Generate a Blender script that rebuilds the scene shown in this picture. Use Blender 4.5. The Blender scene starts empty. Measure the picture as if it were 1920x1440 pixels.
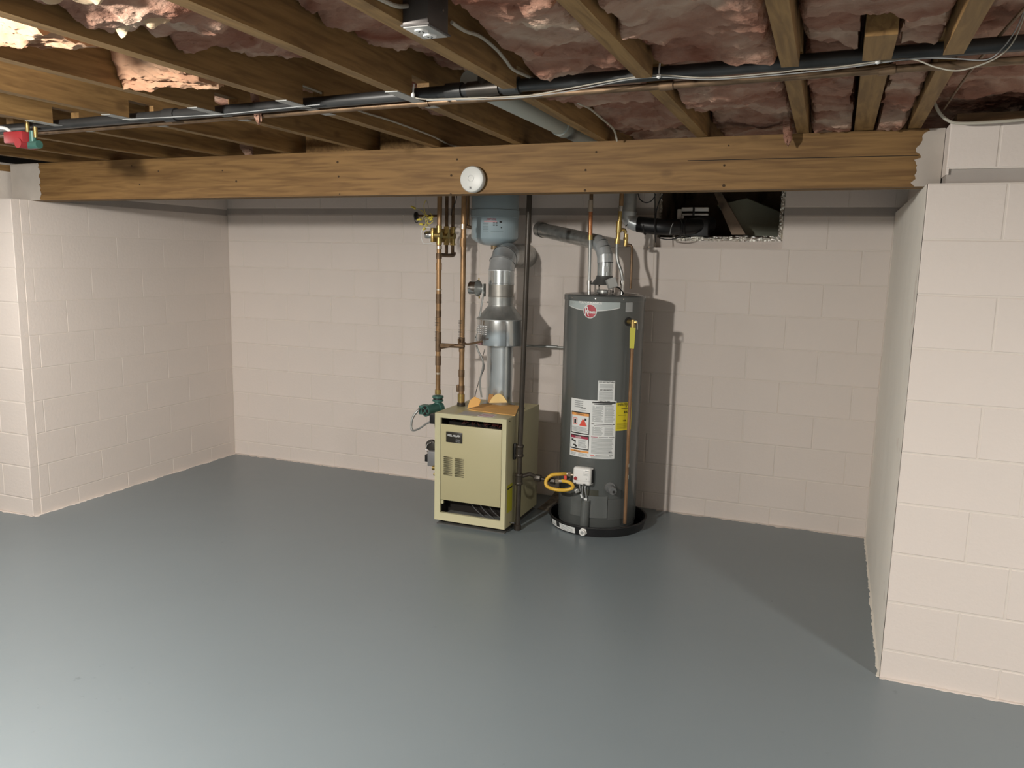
import bpy, bmesh, math, random
import numpy as np
from mathutils import Vector, Matrix, noise
random.seed(7)
SC = bpy.context.scene
COL = SC.collection
PI = math.pi
# ------------------------------------------------------------------ camera
YAW, PITCH, ROLL, FPX, CAMH = -0.3759, 0.1553, -0.0216, 1520.83, 1.64
def _axes():
    cy, sy, cp, sp = math.cos(YAW), math.sin(YAW), math.cos(PITCH), math.sin(PITCH)
    fwd = Vector((sy*cp, cy*cp, -sp)); right = Vector((cy, -sy, 0)); down = fwd.cross(right)
    cr, sr = math.cos(ROLL), math.sin(ROLL)
    return right*cr+down*sr, -right*sr+down*cr, fwd
CR, CD, CF = _axes()
cam = bpy.data.cameras.new('camera'); co = bpy.data.objects.new('camera', cam); COL.objects.link(co)
m3 = Matrix((CR, -CD, -CF)).transposed()
co.matrix_world = Matrix.Translation((0, 0, CAMH)) @ m3.to_4x4()
cam.sensor_fit = 'HORIZONTAL'; cam.sensor_width = 36.0; cam.lens = FPX/1920*36.0
cam.clip_start = 0.05
SC.camera = co
# ------------------------------------------------------------------ world, light, exposure
w = bpy.data.worlds.new('world'); SC.world = w; w.use_nodes = True
w.node_tree.nodes['Background'].inputs[0].default_value = (0.9, 0.95, 1, 1)
w.node_tree.nodes['Background'].inputs[1].default_value = 0.02
SC.view_settings.view_transform = 'Standard'; SC.view_settings.look = 'None'
SC.view_settings.gamma = 1.0; SC.view_settings.use_curve_mapping = False
SC.view_settings.exposure = 0.12
def lamp(name, loc, watts, col, r):
    l = bpy.data.lights.new(name, 'POINT'); l.energy = watts; l.color = col; l.shadow_soft_size = r
    o = bpy.data.objects.new(name, l); COL.objects.link(o); o.location = loc; return o
def tube_lamp(name, loc, watts, col, sx, sy, rotz=0):
    l = bpy.data.lights.new(name, 'AREA'); l.shape = 'RECTANGLE'; l.size = sx; l.size_y = sy
    l.energy = watts; l.color = col
    o = bpy.data.objects.new(name, l); COL.objects.link(o); o.location = loc; o.rotation_euler = (0, 0, rotz); return o
lamp('bulb_near', (-2.18, 0.50, 2.06), 250, (1.0, 0.955, 0.88), 0.06)
tube_lamp('fixture_near', (-2.18, 0.50, 2.05), 60, (1.0, 0.96, 0.91), 0.25, 0.25)
lamp('bulb_left', (-3.9, 2.35, 2.05), 9, (1.0, 0.95, 0.87), 0.22)
tube_lamp('fixture_left', (-3.9, 2.35, 2.04), 22, (1.0, 0.96, 0.90), 0.25, 0.25)
lamp('bulb_right', (2.1, 1.3, 2.08), 14, (1.0, 0.955, 0.88), 0.12)
tube_lamp('fixture_right', (2.1, 1.3, 2.06), 62, (1.0, 0.96, 0.90), 0.3, 0.3)
tube_lamp('fixture_rear', (-0.8, -1.8, 2.08), 36, (0.94, 0.98, 1.0), 1.2, 1.2)
# ------------------------------------------------------------------ measuring helpers (photo ray -> plane)
C0 = Vector((0, 0, CAMH))
def ray(u, v): return CR*((u-960)/FPX) + CD*((v-720)/FPX) + CF
def on(u, v, ax, val):
    d = ray(u, v); return C0 + d*((val-C0[ax])/d[ax])
def ax_(u, v, x): return on(u, v, 0, x)
def ay(u, v, y): return on(u, v, 1, y)
def az(u, v, z): return on(u, v, 2, z)
def cyl_hit(u, v, cx, cy, R):
    d = ray(u, v); ox, oy = -cx, -cy
    a = d.x**2+d.y**2; b = 2*(ox*d.x+oy*d.y); c = ox*ox+oy*oy-R*R
    disc = max(b*b-4*a*c, 0); t = (-b-math.sqrt(disc))/(2*a); p = C0+d*t
    return math.atan2(p.x-cx, -(p.y-cy)), p.z
# ------------------------------------------------------------------ materials
MATS = {}
def mat(name, col, rough=0.6, metal=0.0, nscale=0, namt=0.0, bscale=0, bstr=0.0, col2=None, stretch=(1, 1, 1), bdist=0.004, spec=None, thresh=None):
    if name in MATS: return MATS[name]
    m = bpy.data.materials.new(name); m.use_nodes = True; nt = m.node_tree; N = nt.nodes; L = nt.links
    b = N['Principled BSDF']
    b.inputs['Base Color'].default_value = (*col, 1); b.inputs['Roughness'].default_value = rough; b.inputs['Metallic'].default_value = metal
    if spec is not None: b.inputs['Specular IOR Level'].default_value = spec
    if nscale or bscale:
        tc = N.new('ShaderNodeTexCoord'); mp = N.new('ShaderNodeMapping'); mp.inputs['Scale'].default_value = stretch
        L.new(tc.outputs['Object'], mp.inputs['Vector'])
    if nscale:
        nz = N.new('ShaderNodeTexNoise'); nz.inputs['Scale'].default_value = nscale; nz.inputs['Detail'].default_value = 6
        L.new(mp.outputs['Vector'], nz.inputs['Vector'])
        cr = N.new('ShaderNodeValToRGB'); c2 = col2 or tuple(c*(1-namt) for c in col)
        lo, hi = thresh or (0.35, 0.65)
        cr.color_ramp.elements[0].position = lo; cr.color_ramp.elements[1].position = hi
        cr.color_ramp.elements[0].color = (*c2, 1); cr.color_ramp.elements[1].color = (*col, 1)
        L.new(nz.outputs['Fac'], cr.inputs['Fac']); L.new(cr.outputs['Color'], b.inputs['Base Color'])
    if bscale:
        n2 = N.new('ShaderNodeTexNoise'); n2.inputs['Scale'].default_value = bscale; n2.inputs['Detail'].default_value = 5
        L.new(mp.outputs['Vector'], n2.inputs['Vector'])
        bp = N.new('ShaderNodeBump'); bp.inputs['Strength'].default_value = bstr; bp.inputs['Distance'].default_value = bdist
        L.new(n2.outputs['Fac'], bp.inputs['Height']); L.new(bp.outputs['Normal'], b.inputs['Normal'])
    MATS[name] = m; return m
def wood(name, c1, c2, stretch, knots=True, rough=0.7):
    m = bpy.data.materials.new(name); m.use_nodes = True; nt = m.node_tree; N = nt.nodes; L = nt.links
    b = N['Principled BSDF']; b.inputs['Roughness'].default_value = rough
    tc = N.new('ShaderNodeTexCoord'); mp = N.new('ShaderNodeMapping'); mp.inputs['Scale'].default_value = stretch
    L.new(tc.outputs['Object'], mp.inputs['Vector'])
    nz = N.new('ShaderNodeTexNoise'); nz.inputs['Scale'].default_value = 6; nz.inputs['Detail'].default_value = 8; nz.inputs['Distortion'].default_value = 0.6
    L.new(mp.outputs['Vector'], nz.inputs['Vector'])
    cr = N.new('ShaderNodeValToRGB'); e = cr.color_ramp.elements
    e[0].position = 0.36; e[0].color = (*c2, 1); e[1].position = 0.62; e[1].color = (*c1, 1)
    L.new(nz.outputs['Fac'], cr.inputs['Fac'])
    out = cr.outputs['Color']
    if knots:
        mp2 = N.new('ShaderNodeMapping'); mp2.inputs['Scale'].default_value = tuple(1.0 if s > 1 else 0.55 for s in stretch)
        L.new(tc.outputs['Object'], mp2.inputs['Vector'])
        vo = N.new('ShaderNodeTexVoronoi'); vo.inputs['Scale'].default_value = 7.5
        L.new(mp2.outputs['Vector'], vo.inputs['Vector'])
        k = N.new('ShaderNodeValToRGB'); k.color_ramp.elements[0].position = 0.06; k.color_ramp.elements[1].position = 0.15
        k.color_ramp.elements[0].color = (0.35, 0.3, 0.25, 1); k.color_ramp.elements[1].color = (1, 1, 1, 1)
        L.new(vo.outputs['Distance'], k.inputs['Fac'])
        mx = N.new('ShaderNodeMix'); mx.data_type = 'RGBA'; mx.blend_type = 'MULTIPLY'; mx.inputs['Factor'].default_value = 0.45
        L.new(out, mx.inputs[6]); L.new(k.outputs['Color'], mx.inputs[7]); out = mx.outputs[2]
    L.new(out, b.inputs['Base Color'])
    bp = N.new('ShaderNodeBump'); bp.inputs['Strength'].default_value = 0.25; bp.inputs['Distance'].default_value = 0.003
    L.new(nz.outputs['Fac'], bp.inputs['Height']); L.new(bp.outputs['Normal'], b.inputs['Normal'])
    MATS[name] = m; return m
WALL = mat('painted_block', (0.735, 0.662, 0.612), 0.75, 0, 1.3, 0.05, 60, 0.35, bdist=0.003, col2=(0.70, 0.632, 0.582))
MORTAR = mat('painted_mortar', (0.70, 0.64, 0.582), 0.8, 0, 0, 0, 40, 0.3)
BAND = mat('grey_joint_strip', (0.40, 0.36, 0.33), 0.8, 0, 5, 0.1, 40, 0.3)  # strip above the main courses, greyer than the blocks
SMOOTH = mat('painted_parge', (0.735, 0.67, 0.605), 0.75, 0, 2, 0.03, 14, 0.35, bdist=0.006)
def floor_mat():
    m = mat('floor_paint', (0.19, 0.225, 0.243), 0.34, 0, 0.9, 0.07, 7, 0.12, bdist=0.006, thresh=(0.3, 0.7))
    nt = m.node_tree; N = nt.nodes; L = nt.links; b = N['Principled BSDF']
    tc = N.new('ShaderNodeTexCoord')
    n1 = N.new('ShaderNodeTexNoise'); n1.inputs['Scale'].default_value = 26; n1.inputs['Detail'].default_value = 4
    n2 = N.new('ShaderNodeTexNoise'); n2.inputs['Scale'].default_value = 1.7; n2.inputs['Detail'].default_value = 2
    L.new(tc.outputs['Object'], n1.inputs['Vector']); L.new(tc.outputs['Object'], n2.inputs['Vector'])
    r1 = N.new('ShaderNodeMapRange'); r1.inputs['From Min'].default_value = 0.66; r1.inputs['From Max'].default_value = 0.74
    r2 = N.new('ShaderNodeMapRange'); r2.inputs['From Min'].default_value = 0.52; r2.inputs['From Max'].default_value = 0.66
    L.new(n1.outputs['Fac'], r1.inputs['Value']); L.new(n2.outputs['Fac'], r2.inputs['Value'])
    mu = N.new('ShaderNodeMath'); mu.operation = 'MULTIPLY'; L.new(r1.outputs[0], mu.inputs[0]); L.new(r2.outputs[0], mu.inputs[1])
    mu2 = N.new('ShaderNodeMath'); mu2.operation = 'MULTIPLY'; mu2.inputs[1].default_value = 0.35; L.new(mu.outputs[0], mu2.inputs[0])
    mx = N.new('ShaderNodeMix'); mx.data_type = 'RGBA'
    src = b.inputs['Base Color'].links[0].from_socket
    L.new(mu2.outputs[0], mx.inputs['Factor']); L.new(src, mx.inputs[6]); mx.inputs[7].default_value = (0.07, 0.08, 0.085, 1)
    L.new(mx.outputs[2], b.inputs['Base Color'])
    return m
PARGE = mat('white_parge', (0.82, 0.785, 0.715), 0.7, 0, 2, 0.03, 14, 0.35, bdist=0.006)
FLOOR = floor_mat()
JOIST = wood('joist_wood', (0.30, 0.175, 0.062), (0.19, 0.105, 0.036), (9, 0.7, 9))
BEAMW = wood('beam_wood', (0.235, 0.130, 0.042), (0.145, 0.074, 0.021), (0.6, 9, 9))
PLYW = wood('subfloor_wood', (0.17, 0.10, 0.045), (0.10, 0.06, 0.025), (1, 6, 6), False)
def insul_mat(name, ca, cb, cc, bump=0.6):
    m = bpy.data.materials.new(name); m.use_nodes = True; nt = m.node_tree; N = nt.nodes; L = nt.links
    b = N['Principled BSDF']; b.inputs['Roughness'].default_value = 1.0; b.inputs['Specular IOR Level'].default_value = 0.05
    tc = N.new('ShaderNodeTexCoord'); mp = N.new('ShaderNodeMapping'); mp.inputs['Scale'].default_value = (1.0, 1.6, 2.5)
    L.new(tc.outputs['Object'], mp.inputs['Vector'])
    nz = N.new('ShaderNodeTexNoise'); nz.inputs['Scale'].default_value = 3.2; nz.inputs['Detail'].default_value = 8; nz.inputs['Distortion'].default_value = 0.8
    L.new(mp.outputs['Vector'], nz.inputs['Vector'])
    cr = N.new('ShaderNodeValToRGB'); e = cr.color_ramp.elements
    e[0].position = 0.28; e[0].color = (*ca, 1)
    e[1].position = 0.75; e[1].color = (*cc, 1)
    k = e.new(0.5); k.color = (*cb, 1)
    L.new(nz.outputs['Fac'], cr.inputs['Fac']); L.new(cr.outputs['Color'], b.inputs['Base Color'])
    n2 = N.new('ShaderNodeTexNoise'); n2.inputs['Scale'].default_value = 22; n2.inputs['Detail'].default_value = 8
    L.new(mp.outputs['Vector'], n2.inputs['Vector'])
    bp = N.new('ShaderNodeBump'); bp.inputs['Strength'].default_value = bump; bp.inputs['Distance'].default_value = 0.03
    L.new(n2.outputs['Fac'], bp.inputs['Height']); L.new(bp.outputs['Normal'], b.inputs['Normal'])
    return m
INSUL = insul_mat('pink_fiberglass', (0.21, 0.08, 0.052), (0.35, 0.20, 0.145), (0.56, 0.43, 0.33))
INSUL_L = insul_mat('lamplit_fiberglass', (0.30, 0.145, 0.09), (0.40, 0.235, 0.15), (0.46, 0.33, 0.225), 0.25)  # flap insulation, glow of the nearby lamp put into its peach colour
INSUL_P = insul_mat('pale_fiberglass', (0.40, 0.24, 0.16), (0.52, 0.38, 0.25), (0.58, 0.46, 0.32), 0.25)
COPPER = mat('aged_copper', (0.44, 0.27, 0.135), 0.42, 0.6, 14, 0.5, stretch=(1, 1, 0.5))
COPPER2 = mat('dark_copper', (0.23, 0.15, 0.09), 0.5, 0.7, 20, 0.4)
NEWCOP = mat('bright_copper', (0.62, 0.26, 0.12), 0.3, 0.85, 10, 0.2)
BRASS = mat('brass', (0.55, 0.40, 0.15), 0.35, 0.85, 20, 0.3)
SOLDER = mat('solder_ring', (0.62, 0.55, 0.45), 0.35, 0.8)
GALVE = mat('elbow_galvanised', (0.62, 0.66, 0.68), 0.33, 0.5, 9, 0.15)
GALV = mat('galvanised_steel', (0.62, 0.67, 0.69), 0.25, 0.85, 9, 0.15, 12, 0.05)
GALV2 = mat('dull_galvanised', (0.46, 0.48, 0.47), 0.40, 0.7, 14, 0.25)
STEEL = mat('steel', (0.65, 0.65, 0.63), 0.25, 1.0)
BLKPIPE = mat('black_iron', (0.055, 0.045, 0.035), 0.38, 0.3, 12, 0.3)
GREYPIPE = mat('dark_steel_pipe', (0.068, 0.068, 0.068), 0.4, 0.5, 12, 0.3)
BLACK = mat('black_plastic', (0.012, 0.012, 0.013), 0.4)
DARK = mat('dark_interior', (0.012, 0.009, 0.007), 0.9)
WHITE = mat('white_plastic', (0.80, 0.80, 0.78), 0.35)
CREAM = mat('cable_jacket', (0.46, 0.43, 0.36), 0.5)
GREY = mat('grey_plastic', (0.32, 0.33, 0.33), 0.5)
HEATER = mat('heater_grey_enamel', (0.112, 0.120, 0.117), 0.20)
HEATER2 = mat('heater_grey_base', (0.085, 0.09, 0.088), 0.4)
SILVER = mat('silver_print', (0.42, 0.48, 0.48), 0.35)
RED = mat('red_print', (0.42, 0.03, 0.05), 0.4)
BOILER = mat('boiler_enamel', (0.47, 0.43, 0.255), 0.42, 0, 3, 0.04)
BOILER2 = mat('boiler_trim', (0.57, 0.54, 0.35), 0.42)
YELLOW = mat('yellow_label', (0.72, 0.60, 0.02), 0.5)
YLIME = mat('yellow_green_label', (0.50, 0.47, 0.03), 0.5)
GASY = mat('yellow_gas_hose', (0.72, 0.44, 0.05), 0.42)
ORANGE = mat('orange_cardboard', (0.80, 0.46, 0.15), 0.8, 0, 8, 0.08)
ORANGE2 = mat('pale_foam', (0.82, 0.62, 0.28), 0.85)
GREENP = mat('pump_green', (0.055, 0.15, 0.125), 0.42, 0.1)
PAPER = mat('paper', (0.74, 0.76, 0.75), 0.6)
INK = mat('ink', (0.02, 0.02, 0.02), 0.6)
INKG = mat('grey_print', (0.36, 0.38, 0.38), 0.6)
INKO = mat('orange_print', (0.80, 0.36, 0.10), 0.6)
INKR = mat('dark_red_print', (0.36, 0.03, 0.07), 0.6)
INKRR = mat('bright_red_print', (0.70, 0.08, 0.05), 0.6)
INKP = mat('pink_print', (0.75, 0.42, 0.45), 0.6)
TANK = mat('tank_blue_grey', (0.37, 0.47, 0.52), 0.28)
FOIL = mat('foil_tape', (0.80, 0.78, 0.72), 0.22, 1.0, 0, 0, 55, 0.9, bdist=0.02)
DRAIN = mat('pale_drain_pipe', (0.46, 0.49, 0.45), 0.5)
BOXM = mat('grey_box_steel', (0.10, 0.09, 0.085), 0.5, 0.4)
REDP = mat('red_plastic', (0.33, 0.03, 0.035), 0.45)
YWIRE = mat('yellow_wire', (0.80, 0.66, 0.10), 0.45)
FOAMG = mat('grey_green_board', (0.42, 0.44, 0.35), 0.9)
SLUDGE = mat('rubble_dirt', (0.20, 0.17, 0.13), 0.95, 0, 30, 0.5, 50, 0.6)
# ------------------------------------------------------------------ mesh builder
class MB:
    def __init__(s): s.v = []; s.f = []; s.m = []; s.sm = []
    def add(s, vs, fs, mi=0, smooth=False):
        n = len(s.v); s.v += [tuple(p) for p in vs]
        for f in fs: s.f.append([n+i for i in f]); s.m.append(mi); s.sm.append(smooth)
        return s
    def box(s, a, b, mi=0):
        x0, y0, z0 = a; x1, y1, z1 = b
        v = [(x0,y0,z0),(x1,y0,z0),(x1,y1,z0),(x0,y1,z0),(x0,y0,z1),(x1,y0,z1),(x1,y1,z1),(x0,y1,z1)]
        return s.add(v, [(0,3,2,1),(4,5,6,7),(0,1,5,4),(1,2,6,5),(2,3,7,6),(3,0,4,7)], mi)
    def rbox(s, a, b, r=0.004, mi=0):
        bm = bmesh.new(); bmesh.ops.create_cube(bm, size=1)
        for v in bm.verts: v.co = Vector([(a[i]+b[i])/2 + v.co[i]*(b[i]-a[i]) for i in range(3)])
        bmesh.ops.bevel(bm, geom=list(bm.edges), offset=r, segments=2, affect='EDGES', profile=0.5)
        bm.verts.index_update()
        s.add([v.co[:] for v in bm.verts], [[v.index for v in f.verts] for f in bm.faces], mi, True); bm.free(); return s
    def loft(s, rings, mi=0, smooth=True, caps=True, closed=True):
        n = len(rings[0]); vs = [p for r in rings for p in r]; fs = []
        for i in range(len(rings)-1):
            for j in range(n if closed else n-1):
                k = (j+1) % n
                fs.append((i*n+j, i*n+k, (i+1)*n+k, (i+1)*n+j))
        s.add(vs, fs, mi, smooth)
        if caps:
            s.add(rings[0], [tuple(reversed(range(n)))], mi); s.add(rings[-1], [tuple(range(n))], mi)
        return s
    def cyl(s, p, q, r, r2=None, seg=16, mi=0, caps=True):
        p, q = Vector(p), Vector(q); d = (q-p).normalized(); a = d.orthogonal().normalized(); b = d.cross(a)
        r2 = r if r2 is None else r2
        ring = lambda c, rr: [c+(a*math.cos(2*PI*i/seg)+b*math.sin(2*PI*i/seg))*rr for i in range(seg)]
        return s.loft([ring(p, r), ring(q, r2)], mi, True, caps)
    def tube(s, pts, r, seg=8, mi=0, smooth_path=True, sub=6):
        P = [Vector(p) for p in pts]
        if smooth_path and len(P) > 2:
            Q = []
            for i in range(len(P)-1):
                p0 = P[max(i-1, 0)]; p1 = P[i]; p2 = P[i+1]; p3 = P[min(i+2, len(P)-1)]
                for k in range(sub):
                    t = k/sub
                    Q.append(0.5*((2*p1)+(p2-p0)*t+(2*p0-5*p1+4*p2-p3)*t*t+(3*p1-p0-3*p2+p3)*t**3))
            Q.append(P[-1]); P = Q
        rings = []; a = None
        for i, p in enumerate(P):
            d = (P[min(i+1, len(P)-1)]-P[max(i-1, 0)])
            if d.length < 1e-9: d = Vector((0, 0, 1))
            d.normalize()
            if a is None: a = d.orthogonal().normalized()
            else:
                a = a-d*a.dot(d)
                a = a.normalized() if a.length > 1e-6 else d.orthogonal().normalized()
            b = d.cross(a); rr = r(i/(len(P)-1)) if callable(r) else r
            rings.append([p+(a*math.cos(2*PI*j/seg)+b*math.sin(2*PI*j/seg))*rr for j in range(seg)])
        return s.loft(rings, mi, True, True)
    def lathe(s, prof, c, seg=32, mi=0, axis='z', caps=True):
        c = Vector(c); rings = []
        for r, h in prof:
            ring = []
            for i in range(seg):
                t = 2*PI*i/seg
                if axis == 'z': ring.append(c+Vector((r*math.cos(t), r*math.sin(t), h)))
                elif axis == 'y': ring.append(c+Vector((r*math.cos(t), h, -r*math.sin(t))))
                else: ring.append(c+Vector((h, r*math.cos(t), r*math.sin(t))))
            rings.append(ring)
        return s.loft(rings, mi, True, caps)
    def prism(s, poly, d, mi=0):
        n = len(poly); d = Vector(d); A = [Vector(p) for p in poly]; B = [p+d for p in A]
        return s.add(A+B, [tuple(reversed(range(n))), tuple(range(n, 2*n))]+[(i, (i+1) % n, n+(i+1) % n, n+i) for i in range(n)], mi)
    def mesh(s, name, mats):
        me = bpy.data.meshes.new(name); me.from_pydata(s.v, [], s.f)
        for m_ in (mats if isinstance(mats, (list, tuple)) else [mats]): me.materials.append(m_)
        me.polygons.foreach_set('material_index', s.m); me.polygons.foreach_set('use_smooth', s.sm)
        bm = bmesh.new(); bm.from_mesh(me); bmesh.ops.remove_doubles(bm, verts=bm.verts, dist=1e-6)
        bmesh.ops.recalc_face_normals(bm, faces=bm.faces); bm.to_mesh(me); bm.free()
        try:
            me.set_sharp_from_angle(angle=math.radians(40))
        except Exception: pass
        me.update(); return me
def link(name, me, parent=None):
    o = bpy.data.objects.new(name, me); COL.objects.link(o)
    if parent is not None:
        o.parent = parent; o.matrix_parent_inverse = Matrix.Translation(-wloc(parent))
    return o
def wloc(o):
    p = Vector(o.location)
    return p
def obj(name, mb, mats, parent=None, label=None):
    o = link(name, mb.mesh(name, mats), parent)
    if label: o['label'] = label
    return o
def sub(name, mb, mats, part, label=None):       # sub-part: its parent part sits at the origin of its own inverse
    o = bpy.data.objects.new(name, mb.mesh(name, mats)); COL.objects.link(o); o.parent = part
    if label: o['label'] = label
    return o
def tag(o, label, cat, group=None):
    o['label'] = label; o['category'] = cat
    if group: o['group'] = group
    return o
def thing(name, label, cat, loc, group=None):
    o = bpy.data.objects.new(name, None); COL.objects.link(o); o.location = loc; o.empty_display_size = 0.1
    return tag(o, label, cat, group)
def struct(o): o['kind'] = 'structure'; return o
def sempty(name, loc=(0, 0, 0)):
    o = bpy.data.objects.new(name, None); COL.objects.link(o); o.location = loc; o['kind'] = 'structure'; return o
_txt = {}
def text2d(s, size=1.0, bold=0.0):
    k = (s, bold)
    if k not in _txt:
        cu = bpy.data.curves.new('t', 'FONT'); cu.body = s; cu.size = 1.0; cu.resolution_u = 3; cu.offset = bold
        o = bpy.data.objects.new('t', cu); COL.objects.link(o)
        dg = bpy.context.evaluated_depsgraph_get(); dg.update()
        me = bpy.data.meshes.new_from_object(o.evaluated_get(dg))
        _txt[k] = ([(v.co.x, v.co.y) for v in me.vertices], [list(p.vertices) for p in me.polygons])
        bpy.data.objects.remove(o); bpy.data.curves.remove(cu); bpy.data.meshes.remove(me)
    V, F = _txt[k]
    return [(x*size, y*size) for x, y in V], F
def put_text(mb, s, fn, x0, y0, w, h, mi, bold=0.0):
    """fit text in box (x0,y0,w,h) of a 2D space and map it with fn(x,y)->3D"""
    V, F = text2d(s, 1.0, bold)
    if not V: return
    xs = [p[0] for p in V]; ys = [p[1] for p in V]
    sx = w/(max(xs)-min(xs)); sy = h/(max(ys)-min(ys))
    mb.add([fn(x0+(x-min(xs))*sx, y0+(y-min(ys))*sy) for x, y in V], F, mi)
# ------------------------------------------------------------------ layout constants
XL, XR, YB, YP = -4.48, 0.279, 5.198, 3.385
def tilt(x): return 0.0058*(x+2.1)
ZB, ZT = 2.140, 2.375                       # joist underside and top
def zb(x): return ZB+tilt(x)
# ------------------------------------------------------------------ structure
mb = MB().box((-8.5, -4.2, -0.12), (4.2, 6.6, 0.0)); struct(obj('floor', mb, FLOOR))
ceil = sempty('ceiling')
mb = MB().box((-8.5, -4.2, ZT+0.03), (4.2, 6.6, ZT+0.07)); obj('subfloor', mb, PLYW, ceil)
for nm, a, b in (('wall_rear', (-8.5, -4.3, 0), (4.2, -4.2, 2.44)), ('wall_far_left', (-8.6, -4.2, 0), (-8.5, 3.4, 2.44)), ('wall_far_right', (4.2, -4.2, 0), (4.3, 3.4, 2.44))):
    struct(obj(nm, MB().box(a, b), SMOOTH))
# block walls: each block is its own object, alike blocks share mesh data
_bm = {}
def block_mesh(w, h, c, d=0.05):
    k = (round(w, 3), round(h, 3), c)
    if k not in _bm:
        w2, h2 = k[0]/2-0.0022, k[1]/2-0.0022
        out = [(-w2, 0, -h2), (w2, 0, -h2), (w2, 0, h2), (-w2, 0, h2)]
        o2 = [(x, c*0.7, z) for x, _, z in out]
        i2 = [(x-math.copysign(c, x), 0, z-math.copysign(c, z)) for x, _, z in out]
        bk = [(x, d, z) for x, _, z in out]
        V = i2+o2+bk; F = [(0, 1, 2, 3)]
        for i in range(4):
            j = (i+1) % 4
            F += [(4+i, 4+j, j, i), (8+i, 8+j, 4+j, 4+i)]
        me = bpy.data.meshes.new('block'); me.from_pydata(V, [], F); me.materials.append(WALL)
        bm = bmesh.new(); bm.from_mesh(me); bmesh.ops.recalc_face_normals(bm, faces=bm.faces); bm.to_mesh(me); bm.free()
        _bm[k] = me
    return _bm[k]
def lay(parent, base, udir, rot, u0, u1, rows, hole=None, minw=0.03, c=0.0035):
    """rows: (z0, z1, joint phase); base + udir*u gives a point on the wall face"""
    for z0, z1, ph in rows:
        js = [u0]; k = math.ceil((u0-ph)/0.4064)
        while ph+k*0.4064 < u1-minw:
            j = ph+k*0.4064
            if j > u0+minw: js.append(j+random.uniform(-0.008, 0.008))
            k += 1
        js.append(u1)
        spans = []
        for a, b in zip(js[:-1], js[1:]):
            if hole and z1 > hole[2]+0.01:
                if a < hole[0]-minw and b > hole[0]: spans.append((a, min(b, hole[0])))
                if b > hole[1]+minw and a < hole[1]: spans.append((max(a, hole[1]), b))
                if b <= hole[0] or a >= hole[1]: spans.append((a, b))
            else: spans.append((a, b))
        for a, b in spans:
            if b-a < minw: continue
            u = (a+b)/2
            cc = c(z0) if callable(c) else c
            o = link('block', block_mesh(b-a, z1-z0, cc), None)
            n = Vector((-udir[1], udir[0], 0))
            o.location = Vector(base)+Vector(udir)*u+Vector((0, 0, (z0+z1)/2))+n*random.uniform(0.0, 0.45*cc)
            o.rotation_euler = (random.uniform(-.002, .002), 0, rot+random.uniform(-.0015, .0015))
            o.parent = parent
def rows_for(c0, ch, n, phA, phB, top=None):
    r = [(0.0, c0, phA)]
    for i in range(n): r.append((c0+i*ch, c0+(i+1)*ch, phB if i % 2 == 0 else phA))
    return r
def ragged(p, q, nrm, seed, amp=0.034):
    """paint lapped from the wall onto the floor with an uneven brushed edge"""
    p, q, nrm = Vector(p), Vector(q), Vector(nrm); L = (q-p).length; n = int(L/0.012); b = MB(); V = []
    for i in range(n+1):
        t = i/n; c = p.lerp(q, t)
        e = 0.004+amp*max(0, 0.35+0.6*noise.noise((seed+t*L*7, seed, 0))+0.5*noise.noise((seed+t*L*24, 3, seed))+0.35*noise.noise((seed+t*L*60, 5, seed)))
        V += [c-nrm*0.002+Vector((0, 0, 0.0005)), c+nrm*e+Vector((0, 0, 0.0005)), c-nrm*0.002+Vector((0, 0, 0.0022)), c+nrm*(e-0.001)+Vector((0, 0, 0.0018))]
    F = []
    for i in range(n):
        a = 4*i; F += [(a+2, a+3, a+7, a+6), (a+3, a+1, a+5, a+7)]
    return b.add(V, F)
OP = (-1.105, -0.325, 1.721)               # opening in the back wall: u0, u1, sill z
# back wall
C0B, CHB = 0.112, 0.201
wb = sempty('wall_back')
k = MB(); yb = YB+0.0030
k.box((XL-0.3, yb, -0.02), (XR+0.3, yb+0.2, OP[2])).box((XL-0.3, yb, OP[2]), (OP[0], yb+0.2, 2.36)).box((OP[1], yb, OP[2]), (XR+0.3, yb+0.2, 2.36))
obj('wall_core', k, MORTAR, wb)
rw = rows_for(C0B, CHB, 9, -0.275, -0.075); ZTOP = C0B+9*CHB
rw += [(ZTOP+0.045, ZTOP+0.045+0.20, -0.37)]
lay(wb, (0, YB, 0), (1, 0, 0), 0, XL, XR, rw, OP, c=0.0034)
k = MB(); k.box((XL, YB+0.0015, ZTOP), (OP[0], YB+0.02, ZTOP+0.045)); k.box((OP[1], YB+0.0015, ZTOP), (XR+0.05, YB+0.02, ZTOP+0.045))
obj('joint_strip', k, BAND, wb)
obj('paint_edge', ragged((XL, YB, 0), (-2.3, YB, 0), (0, -1, 0), 3), WALL, wb)
obj('paint_edge', ragged((-1.0, YB, 0), (XR, YB, 0), (0, -1, 0), 9), WALL, wb)
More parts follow.
